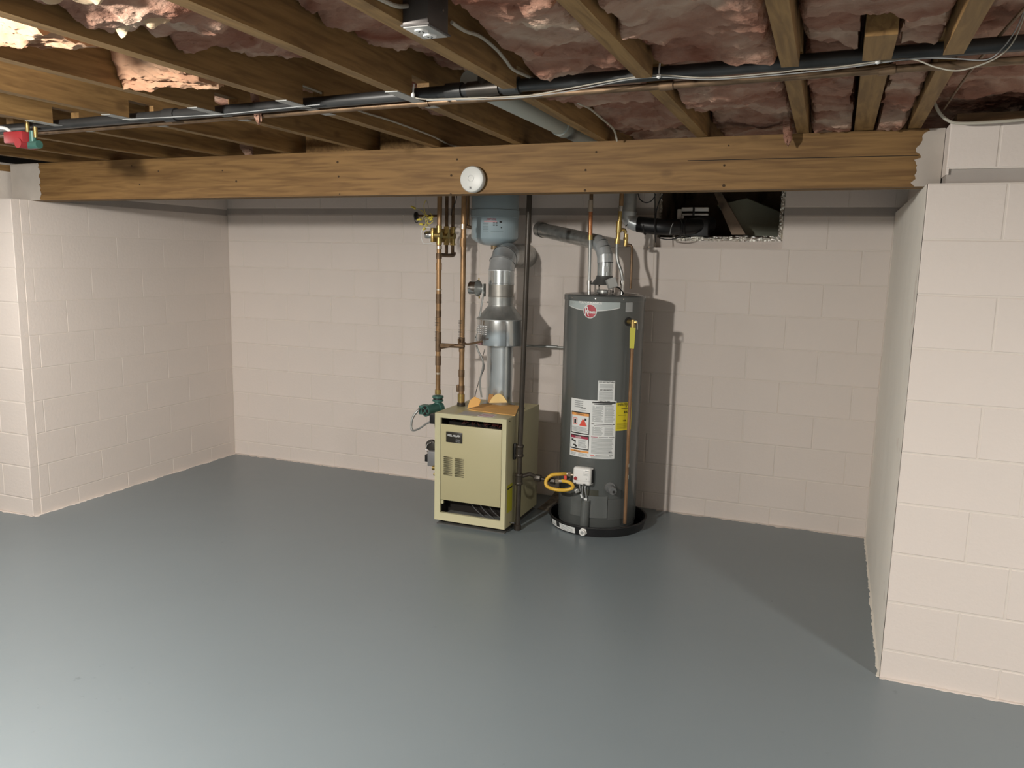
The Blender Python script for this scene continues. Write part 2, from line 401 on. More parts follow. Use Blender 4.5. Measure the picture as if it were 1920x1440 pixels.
# left wall of the alcove (faces +X) and the front wall to its left (faces -Y)
C0L, CHL = 0.107, 0.2006; ZLL = C0L+9*CHL
wl = sempty('wall_left')
obj('wall_core', MB().box((XL-0.2, YP+0.06, -0.02), (XL-0.0014, YB+0.2, ZLL)).box((XL-0.2, 3.66, ZLL), (XL-0.0014, YB+0.2, 2.13)), MORTAR, wl)
rl = rows_for(C0L, CHL, 9, 0.05, 0.25)
lay(wl, (XL, 0, 0), (0, 1, 0), PI/2, YP+0.055, YB, rl, c=lambda z: 0.0016 if z < 1.05 else 0.0006)
lay(wl, (XL, 0, 0), (0, 1, 0), PI/2, 3.66, YB, [(ZLL+0.045, ZLL+0.2, 0.1)])
obj('joint_strip', MB().box((XL-0.02, 3.66, ZLL), (XL-0.0012, YB, ZLL+0.045)), BAND, wl)
obj('paint_edge', ragged((XL, YP, 0), (XL, YB, 0), (1, 0, 0), 21), WALL, wl)
wfl = sempty('wall_front_left')
obj('wall_core', MB().box((-7.2, YP+0.0028, -0.02), (XL-0.003, YP+0.3, ZLL)), MORTAR, wfl)
obj('wall_core', MB().box((-7.2, YP+0.0028, ZLL), (-4.66, YP+0.3, 2.13)), MORTAR, wfl)
lay(wfl, (0, YP, 0), (1, 0, 0), 0, -7.2, XL, rows_for(C0L, CHL, 9, XL-0.4064, XL-0.235))
lay(wfl, (0, YP, 0), (1, 0, 0), 0, -7.2, -4.645, [(ZLL+0.03, ZLL+0.165, -4.6)])
obj('sill_board', MB().box((-7.2, YP+0.01, ZLL+0.168), (-4.65, YP+0.28, ZLL+0.205)), JOIST, wfl)
obj('joint_strip', MB().box((-7.2, YP+0.012, ZLL), (-4.65, YP+0.03, ZLL+0.03)), BAND, wfl)
obj('paint_edge', ragged((-7.2, YP, 0), (XL, YP, 0), (0, -1, 0), 33, 0.022), WALL, wfl)
# right side wall (smooth) and front right wall
C0R, CHR = 0.1227, 0.2017; ZLR = C0R+9*CHR
wr = sempty('wall_right')
def smooth_side():
    b = MB(); V = []; ny, nz = 60, 66
    for i in range(ny+1):
        for j in range(nz+1):
            y = YP+0.005+(YB+0.045-YP)*i/ny; z = ZLR*j/nz
            V.append((XR+0.0006+0.004*min(1, (y-YP)*8)*noise.noise((0, y*5, z*5))+0.0015*noise.noise((3, y*22, z*22)), y, z))
    return b.add(V, [(i*(nz+1)+j, (i+1)*(nz+1)+j, (i+1)*(nz+1)+j+1, i*(nz+1)+j+1) for i in range(ny) for j in range(nz)], 0, True)
obj('parge_coat', smooth_side(), PARGE, wr)
obj('wall_core', MB().box((XR+0.006, YP+0.06, -0.02), (XR+0.25, YB+0.2, ZLR)).box((XR+0.055, 3.70, ZLR), (XR+0.25, YB+0.2, 2.15)), MORTAR, wr)
obj('paint_edge', ragged((XR, YP, 0), (XR, YB, 0), (-1, 0, 0), 41, 0.014), PARGE, wr)
wfr = sempty('wall_front_right')
obj('wall_core', MB().box((XR+0.003, YP+0.0028, -0.02), (2.9, YP+0.3, ZLR)).box((0.345, YP+0.0028, ZLR+0.05), (2.9, YP+0.3, 2.148)), MORTAR, wfr)
rr = rows_for(C0R, CHR, 9, 0.692, 0.539)
lay(wfr, (0, YP, 0), (1, 0, 0), 0, XR, 2.9, rr)
lay(wfr, (0, YP, 0), (1, 0, 0), 0, 0.334, 2.9, [(ZLR+0.052, 2.15, 0.9)])
obj('joint_strip', MB().box((0.338, YP+0.014, ZLR), (2.9, YP+0.3, ZLR+0.051)), BAND, wfr)
obj('block_end', MB().box((0.335, YP+0.004, ZLR+0.03), (0.344, YP+0.28, 2.148)), WALL, wfr)
obj('paint_edge', ragged((XR, YP, 0), (2.9, YP, 0), (0, -1, 0), 52, 0.022), WALL, wfr)
obj('sill_board', MB().box((0.36, YP+0.06, 2.150), (2.9, YP+0.29, 2.19)), PLYW, wfr)
# opening (former window) in the back wall
wn = sempty('window_1')
yr = YB+0.10
obj('lower_block', MB().box((OP[0]+0.001, yr, OP[2]), (OP[1]-0.001, yr+0.1, 1.785)), WALL, wn)
k = MB(); x0, x1, z0, z1, y1 = OP[0]-0.005, OP[1]+0.005, 1.785, 2.34, 6.3
k.box((x0-.02, YB+.2, z0), (x0, y1, z1)).box((x1, YB+.2, z0), (x1+.02, y1, z1)).box((x0, yr+.1, z0-.02), (x1, y1, z0)).box((x0, y1, z0), (x1, y1+.02, z1)).box((x0, YB+.02, z1), (x1, y1, z1+.02))
obj('recess_lining', k, mat('crawl_dirt', (0.36, 0.27, 0.20), 0.95, 0, 6, 0.7, 9, 0.5), wn)
def foil_strip(p, q, wv, nv, seed):
    b = MB(); p, q, wv, nv = map(Vector, (p, q, wv, nv)); n = 70; V = []
    for i in range(n+1):
        t = i/n; c = p.lerp(q, t)
        for j in range(7):
            s = j/6-0.5
            e = 0.25*noise.noise((seed+t*9, j*.3, 0)) if j in (0, 6) else 0
            V.append(c+wv*(s*(1+e))+nv*(0.006+0.012*noise.noise((seed+t*24, j*0.9, 5))-0.012*abs(s)*2))
    return b.add(V, [(i*7+j, (i+1)*7+j, (i+1)*7+j+1, i*7+j+1) for i in range(n) for j in range(6)], 0, False)
obj('foil_edging', foil_strip((OP[0]+0.1, yr-0.002, 1.783), (OP[1], yr-0.002, 1.787), (0, 0.012, 0.034), (0, -1, 0.3), 2), FOIL, wn)
obj('foil_edging', foil_strip((OP[1]-0.014, YB+0.01, 1.78), (OP[1]-0.010, YB+0.01, 2.12), (0.030, 0, 0), (-.2, -1, 0), 8), FOIL, wn)
obj('foil_edging', foil_strip((OP[0]+0.012, YB+0.11, 1.87), (OP[0]+0.012, YB+0.11, 2.12), (0.02, 0.01, 0), (0.3, -1, 0), 14), FOIL, wn)
k = MB(); P4 = [ay(1345, 385, 5.55), ay(1400, 372, 5.6), ay(1463, 398, 5.75), ay(1461, 445, 5.75), ay(1385, 440, 5.45)]
k.prism(P4, (0.0, 0.03, 0.005)); obj('insulation_board', k, FOAMG, wn)
k = MB(); P4 = [ay(1338, 360, 5.5), ay(1352, 360, 5.5), ay(1398, 440, 5.42), ay(1372, 440, 5.42)]
k.prism(P4, (0, 0.04, 0)); obj('brace_board', k, MATS['crawl_dirt'], wn)
# ------------------------------------------------------------------ main beam
BY0, BY1 = 3.52, 3.635
BZ0, BZ1 = 1.924, 2.138
bx0, bx1 = -4.637, 0.333
def beam_ply(y0, y1, z0o=0.0):
    n = 40; b = MB(); rings = []
    for i in range(n+1):
        x = bx0+(bx1-bx0)*i/n; t = tilt(x)
        j = 0.0015*noise.noise((x*2, y0*9, 0))
        rings.append([(x, y0+j, BZ0+t+z0o), (x, y1-.0005, BZ0+t+z0o), (x, y1-.0005, BZ1+t), (x, y0+j, BZ1+t)])
    return b.loft(rings, 0, False)
bt = thing('support_beam', 'long built-up wooden beam spanning between the two painted block piers', 'beam', (-2.1, 3.57, BZ0))
obj('beam_ply', beam_ply(BY0, BY0+.038), BEAMW, bt)
obj('beam_ply', beam_ply(BY0+.038, BY0+.076, 0.001), BEAMW, bt)
obj('beam_ply', beam_ply(BY0+.076, BY1), BEAMW, bt)
def patch(xa, xb, side, seed):
    b = MB(); n = 30; V = []
    for i in range(n+1):
        z = (BZ0+0.001)+(BZ1-BZ0-0.002)*i/n
        e = 0.022*noise.noise((seed, z*40, 0))+0.012*noise.noise((seed, z*150, 1))
        if side > 0 and z > BZ0+.15: e += (z-BZ0-.15)*0.5
        A, B = (xa, xb+e) if side < 0 else (xa+e, xb)
        for y in (BY0-0.0035, BY0-0.002):
            V += [(A, y, z+tilt(A)), (B, y, z+tilt(B))]
    F = []
    for i in range(n):
        a = 4*i; F += [(a, a+1, a+5, a+4), (a+1, a+3, a+7, a+5), (a, a+2, a+6, a+4)]
    return b.add(V, F)
obj('painted_end', patch(bx0, -4.40, -1, 4), mat('thin_paint', (.50, .45, .40), .7, 0, 9, .12), bt, 'painted beam end with a ragged paint edge')
obj('painted_end', patch(0.245, bx1, 1, 11), MATS['thin_paint'], bt, 'painted beam end with a ragged paint edge')
k = MB(); z = BZ0+0.118; k.box((-0.62, BY0-0.0012, z+tilt(-.3)), (0.25, BY0+0.002, z+0.0028+tilt(-.3))); obj('drying_crack', k, DARK, bt)
KNOT = mat('knot', (0.05, 0.028, 0.012), 0.9)
for (u, v) in [(857, 299), (846, 329), (845, 364), (1098, 319), (1097, 357), (1118, 285), (1358, 310), (1357, 348), (637, 364), (635, 331), (262, 346), (443, 340), (1366, 273), (633, 304), (297, 321), (247, 311), (417, 320)]:
    p = ay(u, v, BY0); obj('knot', MB().cyl((p.x, BY0-0.0012, p.z), (p.x, BY0+0.004, p.z), random.uniform(.003, .0065), seg=8), KNOT, bt)
# ------------------------------------------------------------------ joists
JX = [(0.218, 0.226), (-0.150, -0.171), (-0.541, -0.566), (-0.955, -0.995), (-1.300, -1.386), (-1.750, -1.800), (-2.150, -2.190), (-2.560, -2.640), (-3.00, -3.055), (-3.41, -3.47), (-3.82, -3.87), (-4.23, -4.27)]   # x at y=1.45 and y=3.5
ND = 0.066
def py_(x): return 2.40+(0.2-x)*0.0433        # the dark pipe runs slightly askew across the joists
def jx(i, y):
    a, b = JX[i]; return a+(b-a)*(y-1.45)/2.05
def joist_mesh(i, y0=-0.9, y1=5.19, hw=0.0225, notch=True):
    b = MB(); x = jx(i, 2.4); B = zb(x); NY0 = py_(x)-.06; NY1 = py_(x)+.068
    ys = [y0, 0.5, 1.5, NY0] if y0 < 0 else [y0, NY0]
    prof = [(y, B) for y in ys]
    if notch: prof += [(NY0, B+ND), (NY1, B+ND)]
    prof += [(NY1, B), (3.0, B), (3.5, B), (4.2, B), (y1, B), (y1, ZT+tilt(x)), (y0, ZT+tilt(x))]
    A_ = [Vector((jx(i, y)-hw, y, z+0.0012*noise.noise((i*3, y*3, 0)))) for y, z in prof]; B_ = [v+Vector((2*hw, 0, 0)) for v in A_]
    n = len(prof)
    b.add(A_+B_, [tuple(range(n)), tuple(reversed(range(n, 2*n)))]+[(j, (j+1) % n, n+(j+1) % n, n+j) for j in range(n)])
    return b
ORD = ['first', 'second', 'third', 'fourth', 'fifth', 'sixth', 'seventh', 'eighth', 'ninth', 'tenth', 'eleventh', 'twelfth']
EXTRA = {0: ', resting above the block pier', 3: ', with an outlet box on its side', 4: ', with a grey nail plate under it', 5: ', with a white cable along its side'}
for i in range(len(JX)):
    jt = thing('floor_joist', f'{ORD[i]} full ceiling joist from the right wall'+EXTRA.get(i, ', bare brown wood over the beam'), 'joist', (jx(i, 2.4), 2.4, ZB), 'ceiling joists over the beam')
    obj('joist_board', joist_mesh(i), JOIST, jt)
    if 4 <= i <= 8:
        x = jx(i, 2.45); B = zb(x); q_ = py_(x)
        p = MB().box((x-.0225, q_-.15, B-.0022), (x+.0225, q_+.14, B-.0002))
        obj('nail_plate', p, mat('plate_steel', (.40, .41, .40), .45, .2), jt, 'grey steel plate covering the notch')
JX.append((0.050, 0.050))
jt = thing('sister_joist', 'short wide joist with a sawn end, beside the rightmost joist', 'joist', (0.05, 3, ZB))
obj('joist_board', joist_mesh(len(JX)-1, 2.10, 5.19, 0.034), JOIST, jt)
JX.pop()
k = MB()  # blocking boards between two joists right above the beam
for a, b_, nm in ((-2.60, -2.20, 'blocking'), (-2.16, -1.81, 'blocking')):
    o = obj('blocking_board', MB().box((a, 3.62, 2.145), (b_, 3.66, 2.33)), JOIST)
    tag(o, 'short wooden blocking board above the beam, between the '+('seventh and eighth' if a < -2.3 else 'sixth and seventh')+' joists', 'blocking')
# ------------------------------------------------------------------ insulation batts, one per joist bay
def bay_profile(i, y):
    """height of the batt underside above the joist underside (negative hangs below)"""
    if i == -1: return 0.10
    if i == 0: return 0.035 if y < 2.3 else 0.02
    if i == 1: return 0.015 if y < 2.3 else (0.010 if y < 3.2 else 0.07)
    if i == 2: return 0.02 if y < 2.3 else (0.02 if y < 3.0 else 0.06)
    if i == 3: return 0.075 if y < 2.2 else 0.13
    if i == 4: return (0.045 if y < 1.7 else 0.075) if y < 2.15 else 0.15
    if i == 5: return 0.17
    if i == 6: return 0.15
    return 0.15
def smoothprof(i, y, x):
    b = sum(bay_profile(i, y+d)*w_ for d, w_ in ((-.09, .2), (-.04, .2), (0, .2), (.04, .2), (.09, .2)))
    g = max(0, 1-((y-py_(x)-.01)/.13)**2)
    b = max(b, b*(1-g)+0.085*g)
    if i == 2 and x < -.80: b += 0.12*max(0, 1-((y-1.70)/.24)**2)*min(1, (-.80-x)/.05)
    if i == 1 and False: pass
    if i == 0 and y > 2.06 and abs(x-.05) < .045: b = 0.25
    if y > 3.5 and i >= 5: b = max(b, .20)
    return b
def terr(v):
    f = math.floor(v); t = v-f
    return f+(t**7 if t < 1 else 1)
def batt(i, x0f, x1f, y0, y1, seed, dx=0.0, dy=0.013):
    nx = 44 if i < 6 else 20; ny = int((y1-y0)/dy); V = []
    for a in range(ny+1):
        y = y0+(y1-y0)*a/ny; xa, xb = x0f(y), x1f(y)
        for c in range(nx+1):
            t = c/nx; x = xa+(xb-xa)*t
            base = smoothprof(i, y, x)+zb(x)
            q = Vector((x*2.4+seed, y*4.2, seed*1.7))
            wq = noise.noise(Vector((x*13+seed, y*15, 2)))*0.16+noise.noise(Vector((x*31+seed, y*33, 7)))*0.09
            lay_ = terr((noise.noise(Vector((x*1.6+seed, y*3.6, seed)))+wq+1.5)*2.6)-3.9
            big = noise.noise(q)*0.03
            wy = y*6+noise.noise(q*1.3)*1.3
            fold = -abs(noise.noise(Vector((x*2.2+seed*3, wy, 9))))*0.055+0.014
            fine = noise.fractal(Vector((x*14, y*20, seed)), 0.75, 2.1, 4)*0.014
            edge = 0.06*max(0, 1-min(t, 1-t)/(0.07+0.05*noise.noise(Vector((seed, y*9, t*2)))))**2
            if i == 2 and y < 2.45: edge += 0.10*max(0, 1-t/.28)
            h = base+big+fold+fine+edge-0.017*lay_
            V.append((x+0.012*noise.noise(Vector((x*7, y*9, seed+4)))*(1 if 0 < c < nx else 0), y+0.025*noise.noise(Vector((x*9, y*10, seed+8))), min(h, ZT-0.01)))
    n0 = nx+1
    F = [(a*n0+c, a*n0+c+1, (a+1)*n0+c+1, (a+1)*n0+c) for a in range(ny) for c in range(nx)]
    b = MB(); b.add(V, F, 0, True)
    T = [(V[a*n0+c][0], V[a*n0+c][1], ZT+0.015) for a in (0, ny) for c in (0, nx)]
    b.add(T, [(0, 1, 3, 2)])
    return b
for i in range(-1, len(JX)-1):
    if i == -1:
        f0 = lambda y: jx(0, y)+.024; f1 = lambda y: jx(0, y)+.42; nm = 'grey-pink batt in the dark bay above the right pier'
    else:
        f1 = (lambda i: lambda y: jx(i, y)-.024)(i); f0 = (lambda i: lambda y: jx(i+1, y)+.024)(i)
        nm = f'pink fiberglass batt sagging between the {ORD[i]} and {ORD[i+1]} joists from the right wall'
    o = obj('insulation_batt', batt(i, f0, f1, 0.9 if i < 8 else 1.2, 5.17, 3.1*i+11, dy=0.009 if i < 6 else 0.02), INSUL)
    tag(o, nm, 'insulation', 'insulation batts between the joists')
def tuft(name, label, pts, r, seed, squash=1.0):
    b = MB(); P = [Vector(p) for p in pts]; rings = []; n = 22; seg = 16
    for i in range(n+1):
        t = i/n; s = t*(len(P)-1); k_ = min(int(s), len(P)-2); c = P[k_].lerp(P[k_+1], s-k_)
        rr = r*(math.sin(PI*min(max(t, .04), .96))**0.6)
        ring = []
        for j in range(seg):
            a = 2*PI*j/seg; q = rr*(1+0.5*noise.noise((c.x*8+math.cos(a)*1.3+seed, c.y*8+math.sin(a)*1.3, c.z*10+t*5)))
            ring.append(c+Vector((math.cos(a)*q, math.sin(a)*q*0.8*(1), 0))+Vector((0, 0, 0.02*noise.noise((i*.6, j*.7, seed)))))
        rings.append(ring)
    b.loft(rings, 0, True)
    return tag(obj(name, b, INSUL), label, 'insulation', 'loose hanging insulation')
def sheet(name, label, corners, seed, amp=0.025, thick=0.02):
    """torn batt flap: bilinear patch with folds and a ragged lower edge"""
    A, B_, C_, D_ = [Vector(c) for c in corners]; n, m_ = 44, 26; V = []; n0 = m_+1
    for s in (0, 1):
        for i in range(n+1):
            for j in range(m_+1):
                u, v = i/n, j/m_
                vv = v*(1+0.10*noise.noise((u*9+seed, 0, 2)))
                p = A.lerp(B_, u).lerp(D_.lerp(C_, u), vv)
                o_ = amp*(noise.noise((u*3+seed, v*4, 1))*1.2-abs(noise.noise((u*4+v*2+seed, v*7-u*2, 4)))*1.3+noise.fractal(Vector((u*9, v*11, seed)), 1.0, 2, 3)*0.25)
                p = p+Vector((0.4*o_, -0.5*o_, -o_-0.015*math.sin(v*PI)*1.4))+Vector((0, 0, s*thick))
                V.append(p)
    k_ = (n+1)*n0; F = []
    for i in range(n):
        for j in range(m_):
            a = i*n0+j; F += [(a, a+1, a+n0+1, a+n0), (k_+a, k_+a+n0, k_+a+n0+1, k_+a+1)]
    for i in range(n):
        for j in (0, m_):
            a = i*n0+j; F.append((a, a+n0, k_+a+n0, k_+a))
    for j in range(m_):
        for i in (0, n):
            a = i*n0+j; F.append((a, a+1, k_+a+1, k_+a))
    b = MB(); b.add(V, F, 0, True)
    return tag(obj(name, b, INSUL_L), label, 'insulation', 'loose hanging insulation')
def hang_lump(name, label, x0, x1, y0, y1, zlow, seed):
    """a rumpled mass of batt pushed out of its bay, with drooping tongues"""
    nx, ny = 64, 110; V = []; n0 = nx+1
    for a in range(ny+1):
        for c in range(nx+1):
            u, t = c/nx, a/ny; x = x0+(x1-x0)*u; y = y0+(y1-y0)*t
            env = (math.sin(PI*min(max(u, 0), 1))**0.4)*(math.sin(PI*min(t, 1))**0.35)
            wq = noise.noise((x*12+seed, y*12, 2))*0.25
            tong = max(0, noise.noise((x*15+seed, y*12+wq*2, 5))+0.15)**1.1*0.085
            z = zb(x)+0.17-(0.17-zlow)*env
            z += env*(0.03-tong-abs(noise.noise((x*16+seed, y*17+wq*3, 3)))*0.05+noise.fractal(Vector((x*22, y*24, seed)), 1.0, 2, 3)*0.008)
            V.append((x+0.03*noise.noise((x*9, y*9, seed+2))*env, y+0.03*noise.noise((x*9, y*9, seed+6))*env, z))
    F = [(a*n0+c, a*n0+c+1, (a+1)*n0+c+1, (a+1)*n0+c) for a in range(ny) for c in range(nx)]
    b = MB(); b.add(V, F, 0, True)
    T = [(p[0], p[1], ZT-0.05) for p in (V[0], V[nx], V[ny*n0], V[ny*n0+nx])]; b.add(T, [(0, 1, 3, 2)])
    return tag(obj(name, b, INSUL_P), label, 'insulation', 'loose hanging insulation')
hang_lump('insulation_clump', 'pale rumpled clump of insulation drooping low at the top left corner', -1.755, -1.365, 0.95, 1.74, 0.035, 3)
tuft('insulation_tuft', 'thin grey tuft of insulation dangling over the dark pipe', [ax_(470, 178, -2.02)+Vector((0, 0, .05)), ax_(482, 200, -2.02), ax_(485, 232, -2.02)], 0.016, 1)
tuft('insulation_tuft', 'pink wisp of insulation hanging in front of the beam near its right end', [ay(1475, 205, 3.47)+Vector((0, 0, .03)), ay(1478, 245, 3.47), ay(1477, 272, 3.47)], 0.018, 5)
tuft('insulation_tuft', 'tattered tuft of insulation sitting on the beam left of centre', [ay(462, 262, 3.60)+Vector((0, 0, .06)), ay(464, 280, 3.60), ay(466, 294, 3.58)], 0.035, 8)
sheet('insulation_flap', 'bright torn insulation flap hanging beside the lamp-lit joist bay', [ax_(205, 95, -2.13), ax_(330, 120, -1.86), ax_(420, 163, -1.84), ax_(235, 168, -2.13)], 6, 0.018)
sheet('insulation_flap', 'bright rumpled insulation flap at the left edge of the picture', [ax_(-60, 45, -2.10), ax_(60, 40, -1.84), ax_(195, 88, -1.84), ax_(-40, 88, -2.10)], 16, 0.02)
# ------------------------------------------------------------------ pipes and wires under the joists
def pipe_thing(name, label, cat, pts, r, m_, seg=14, fittings=(), fm=None, fr=1.3, smooth=False):
    t = thing(name, label, cat, pts[0])
    obj('pipe', MB().tube(pts, r, seg, smooth_path=smooth), m_, t)
    for a, b in fittings:
        obj('coupling', MB().cyl(a, b, r*fr, seg=seg), fm or m_, t)
    return t
def pp(x, dz=0.0, dy=0.0): return Vector((x, py_(x)+dy, 2.158+(x+1.7)*0.012+dz))
t = thing('dark_steel_pipe', 'long dark steel pipe running across the joist notches in front of the beam', 'pipe', pp(-1.5))
obj('pipe', MB().cyl(pp(-5.2), pp(0.9), 0.0195, seg=18), GREYPIPE, t)
for u in (-2.42, -1.19, -0.99): obj('coupling', MB().cyl(pp(u-.028), pp(u+.028), 0.0255, seg=16), GREYPIPE, t)
obj('tee', MB().cyl(pp(-1.14), pp(-1.03), 0.0245, seg=16).cyl(pp(-1.085), pp(-1.085, .09), 0.022, seg=16).lathe([(0.027, .075), (0.028, .105), (.018, .11)], pp(-1.085), 16), BLKPIPE, t)
t = thing('brown_copper_pipe', 'thin brown copper pipe running beside the dark steel pipe', 'pipe', pp(-1.5, -.032, .042))
obj('pipe', MB().cyl(pp(-5.2, -.012, .048), pp(-1.6, -.018, .048), 0.0105, seg=14).cyl(pp(-1.6, -.018, .048), pp(.9, -.034, .048), 0.0105, seg=14), COPPER2, t)
for u in (-1.33, -0.51, 0.08): obj('coupling', MB().cyl(pp(u-.02, -.018-.0064*(u+1.6), .048), pp(u+.02, -.018-.0064*(u+1.6), .048), 0.0138, seg=14), COPPER2, t)
dp0, dp1 = az(905, 150, 2.215), az(1080, 262, 2.215)
t = thing('pale_drain_pipe', 'pale grey-green drain pipe lying in the bay beside the fourth joist', 'pipe', dp0)
obj('pipe', MB().cyl((-1.155, 2.5, 2.20), (-1.19, 5.15, 2.215), 0.037, seg=24), DRAIN, t)
obj('hub', MB().cyl((-1.1675, 3.45, 2.2054), (-1.1685, 3.52, 2.2057), 0.043, seg=24), DRAIN, t)
def cable(name, label, pts, r=0.0035, m_=None, cat='cable'):
    o = obj(name, MB().tube(pts, r, 8), m_ or CREAM); return tag(o, label, cat)
xj = lambda i, y: jx(i, y)+.0285
c = [ax_(u, v, -1.765) for u, v in [(262, 66), (330, 88), (450, 118), (512, 138), (610, 178)]]
c += [ax_(u, v, -1.762) for u, v in [(665, 205), (720, 222), (760, 236), (810, 255), (845, 272), (875, 277)]]
cable('flat_cable', 'white cable stapled along the side of the sixth joist from the right', c, 0.0042)
c = [ax_(u, v, -0.925) for u, v in [(847, 42), (872, 58), (900, 68), (930, 92), (948, 113), (965, 132), (1010, 151)]]
cable('flat_cable', 'white cable running from the outlet box back along the fourth joist', c, 0.0048)
c = [ax_(u, v, -0.925) for u, v in [(690, -14), (725, 4), (750, 12), (790, 8)]]
cable('flat_cable', 'white cable looping into the near end of the outlet box', c, 0.0048)
c = [ax_(u, v, -0.915) for u, v in [(1072, 172), (1082, 192), (1105, 203), (1128, 222), (1150, 242), (1157, 264)]]
cable('flat_cable', 'white cable curling down beside the fourth joist to the beam', c, 0.0042)
c = [ay(u, v, 2.375) for u, v in [(775, 182), (800, 186), (880, 184), (960, 181), (1000, 178), (1060, 167), (1120, 156), (1180, 146), (1240, 141), (1330, 146), (1450, 137), (1500, 131), (1560, 127), (1650, 115), (1710, 111), (1755, 126), (1800, 132), (1860, 113), (1895, 85), (1915, 45), (1925, 10)]]
cable('thin_wire', 'thin white wire tied along the dark pipe and looping at the right', c, 0.0019)
c = [ay(u, v, 2.37) for u, v in [(800, 188), (960, 184), (1060, 172), (1180, 149), (1240, 145), (1330, 149), (1450, 141), (1560, 130), (1650, 118), (1720, 109), (1790, 110), (1850, 112), (1880, 90), (1905, 55), (1922, 15)]]
cable('thin_wire', 'second thin wire strung just below the first along the pipe', c, 0.0016, GREY)
c = [ay(u, v, 2.44) for u, v in [(230, 224), (330, 219), (420, 214), (500, 206), (600, 196)]]
cable('thin_wire', 'thin pale wire under the dark pipe at the left', c, 0.0017, GREY)
c = [ay(u, v, 3.33) for u, v in [(1752, 192), (1762, 212), (1778, 226), (1800, 231), (1860, 229), (1960, 221)]]
cable('flat_cable', 'white cable bending over the top of the right block pier', c, 0.0055)
c = [ay(u, v, 2.9) for u, v in [(1745, 235), (1800, 150), (1860, 85), (1925, 20)]]
cable('thin_wire', 'brownish thin wire slanting up to the right corner', [az(u, v, 2.2) for u, v in [(1770, 205), (1800, 160), (1850, 95), (1930, 5)]], 0.004, COPPER2)
for n_, (u, v) in enumerate([(776, 176), (1236, 140), (1646, 112)]):
    p = ay(u, v, 2.372)
    b = MB().tube([p+Vector((0, .002, .03)), p+Vector((0, -.004, .012)), p+Vector((0, -.004, -.004))], 0.0028, 6).lathe([(.002, -.012), (.0062, -.009), (.0062, -.001), (.002, .001)], p+Vector((0, -.005, 0)), 10)
    tag(obj('zip_tie', b, WHITE), ['white zip tie on the pipe near the middle, at the left end of the wire', 'white zip tie on the pipe beside the third joist', 'white zip tie on the pipe just left of the rightmost joist'][n_], 'zip tie', 'zip ties on the pipe')
# outlet box on the fourth joist
X0 = xj(3, 1.72)-0.004
t = thing('outlet_box', 'dark metal junction box with a double outlet, fixed to the fourth joist', 'outlet', (X0, 1.72, 2.13))
y0, y1, z0 = 1.668, 1.768, zb(-.95)-.006
x0, x1 = X0-0.002, X0+0.062
obj('box_body', MB().rbox((x0, y0, z0), (x1, y1, z0+0.085), 0.003), BOXM, t)
obj('box_flange', MB().box((x0-.002, y0-.004, z0-.003), (x1+.004, y1+.004, z0+.001)), BOXM, t)
obj('cover_plate', MB().rbox((x0+.001, y0+.001, z0-.0055), (x1-.001, y1-.001, z0-.0025), .001), mat('cover_grey', (.42, .41, .39), .5), t)
for s in (-1, 1):
    c = Vector(((x0+x1)/2, (y0+y1)/2+s*0.0205, z0-.0055))
    o = obj('receptacle', MB().lathe([(.0001, -.0035), (.0145, -.0035), (.0155, -.002), (.0155, 0)], c, 20), WHITE, t)
    o['label'] = 'round white receptacle face'
    k = MB()
    for d in (-1, 1): k.box((c.x+d*.005-.0012, c.y-.004, c.z-.0042), (c.x+d*.005+.0012, c.y+.004, c.z-.0034))
    k.cyl((c.x, c.y+.008*s, c.z-.0042), (c.x, c.y+.008*s, c.z-.0034), .0022, seg=8)
    sub('slot', k, INK, o)
for a, b in ((y0+.02, z0+.06), (y0+.07, z0+.045)): obj('screw', MB().cyl((x1-.001, a, b), (x1+.0015, a, b), .003, seg=8), STEEL, t)
# red and green zone valve at the far left
t = thing('red_valve', 'red and green valve with white conduit at the left edge under the joists', 'valve', ay(45, 262, 2.5))
A = ay(22, 252, 2.5); B = ay(58, 268, 2.5)
obj('red_head', MB().rbox((min(A.x, B.x), 2.46, min(A.z, B.z)-.004), (max(A.x, B.x), 2.53, max(A.z, B.z)+.006), .006).cyl(B+Vector((-.02, -.045, -.005)), B+Vector((-.02, .03, -.005)), .02, seg=14), REDP, t)
a = ay(62, 262, 2.5)
obj('valve_body', MB().cyl(a+Vector((0, 0, -.03)), a+Vector((0, 0, .035)), .014, seg=12).cyl(a+Vector((-.03, 0, -.02)), a+Vector((.035, 0, -.02)), .017, seg=12), GREENP, t)
for a, b in (((52, 248), (51, 228)), ((67, 258), (66, 238))): obj('brass_nipple', MB().cyl(ay(*a, 2.5), ay(*b, 2.5), .0085, seg=12), BRASS, t)
obj('conduit', MB().tube([ay(-30, 238, 2.48), ay(0, 239, 2.48), ay(15, 243, 2.48), ay(22, 253, 2.48)], .007, 10), WHITE, t)
# ------------------------------------------------------------------ smoke detector on the beam
p = ay(882.5, 336, 3.49); dcz = p.z; dcx = p.x+0.006
t = thing('smoke_detector', 'round white smoke detector mounted on the front of the wooden beam', 'smoke detector', (dcx, BY0, dcz))
obj('base_ring', MB().lathe([(.057, -.002), (.058, -.008), (.058, -.012), (.02, -.012)], (dcx, BY0, dcz), 40, axis='y'), WHITE, t)
obj('cover', MB().lathe([(.060, -.011), (.0605, -.026), (.056, -.034), (.045, -.037), (.0001, -.038)], (dcx, BY0, dcz), 48, axis='y', caps=False), mat('detector_white', (.60, .61, .59), .4), t)
o = obj('test_button', MB().lathe([(.0150, -.0365), (.0150, -.0392), (.0136, -.0392), (.0132, -.0376)], (dcx-.002, BY0, dcz+.003), 32, axis='y', caps=False), mat('button_grey', (.45, .46, .46), .4), t)
k = MB()
fn = lambda x, y: (dcx+x, BY0-0.0378-0.0006, dcz+y)
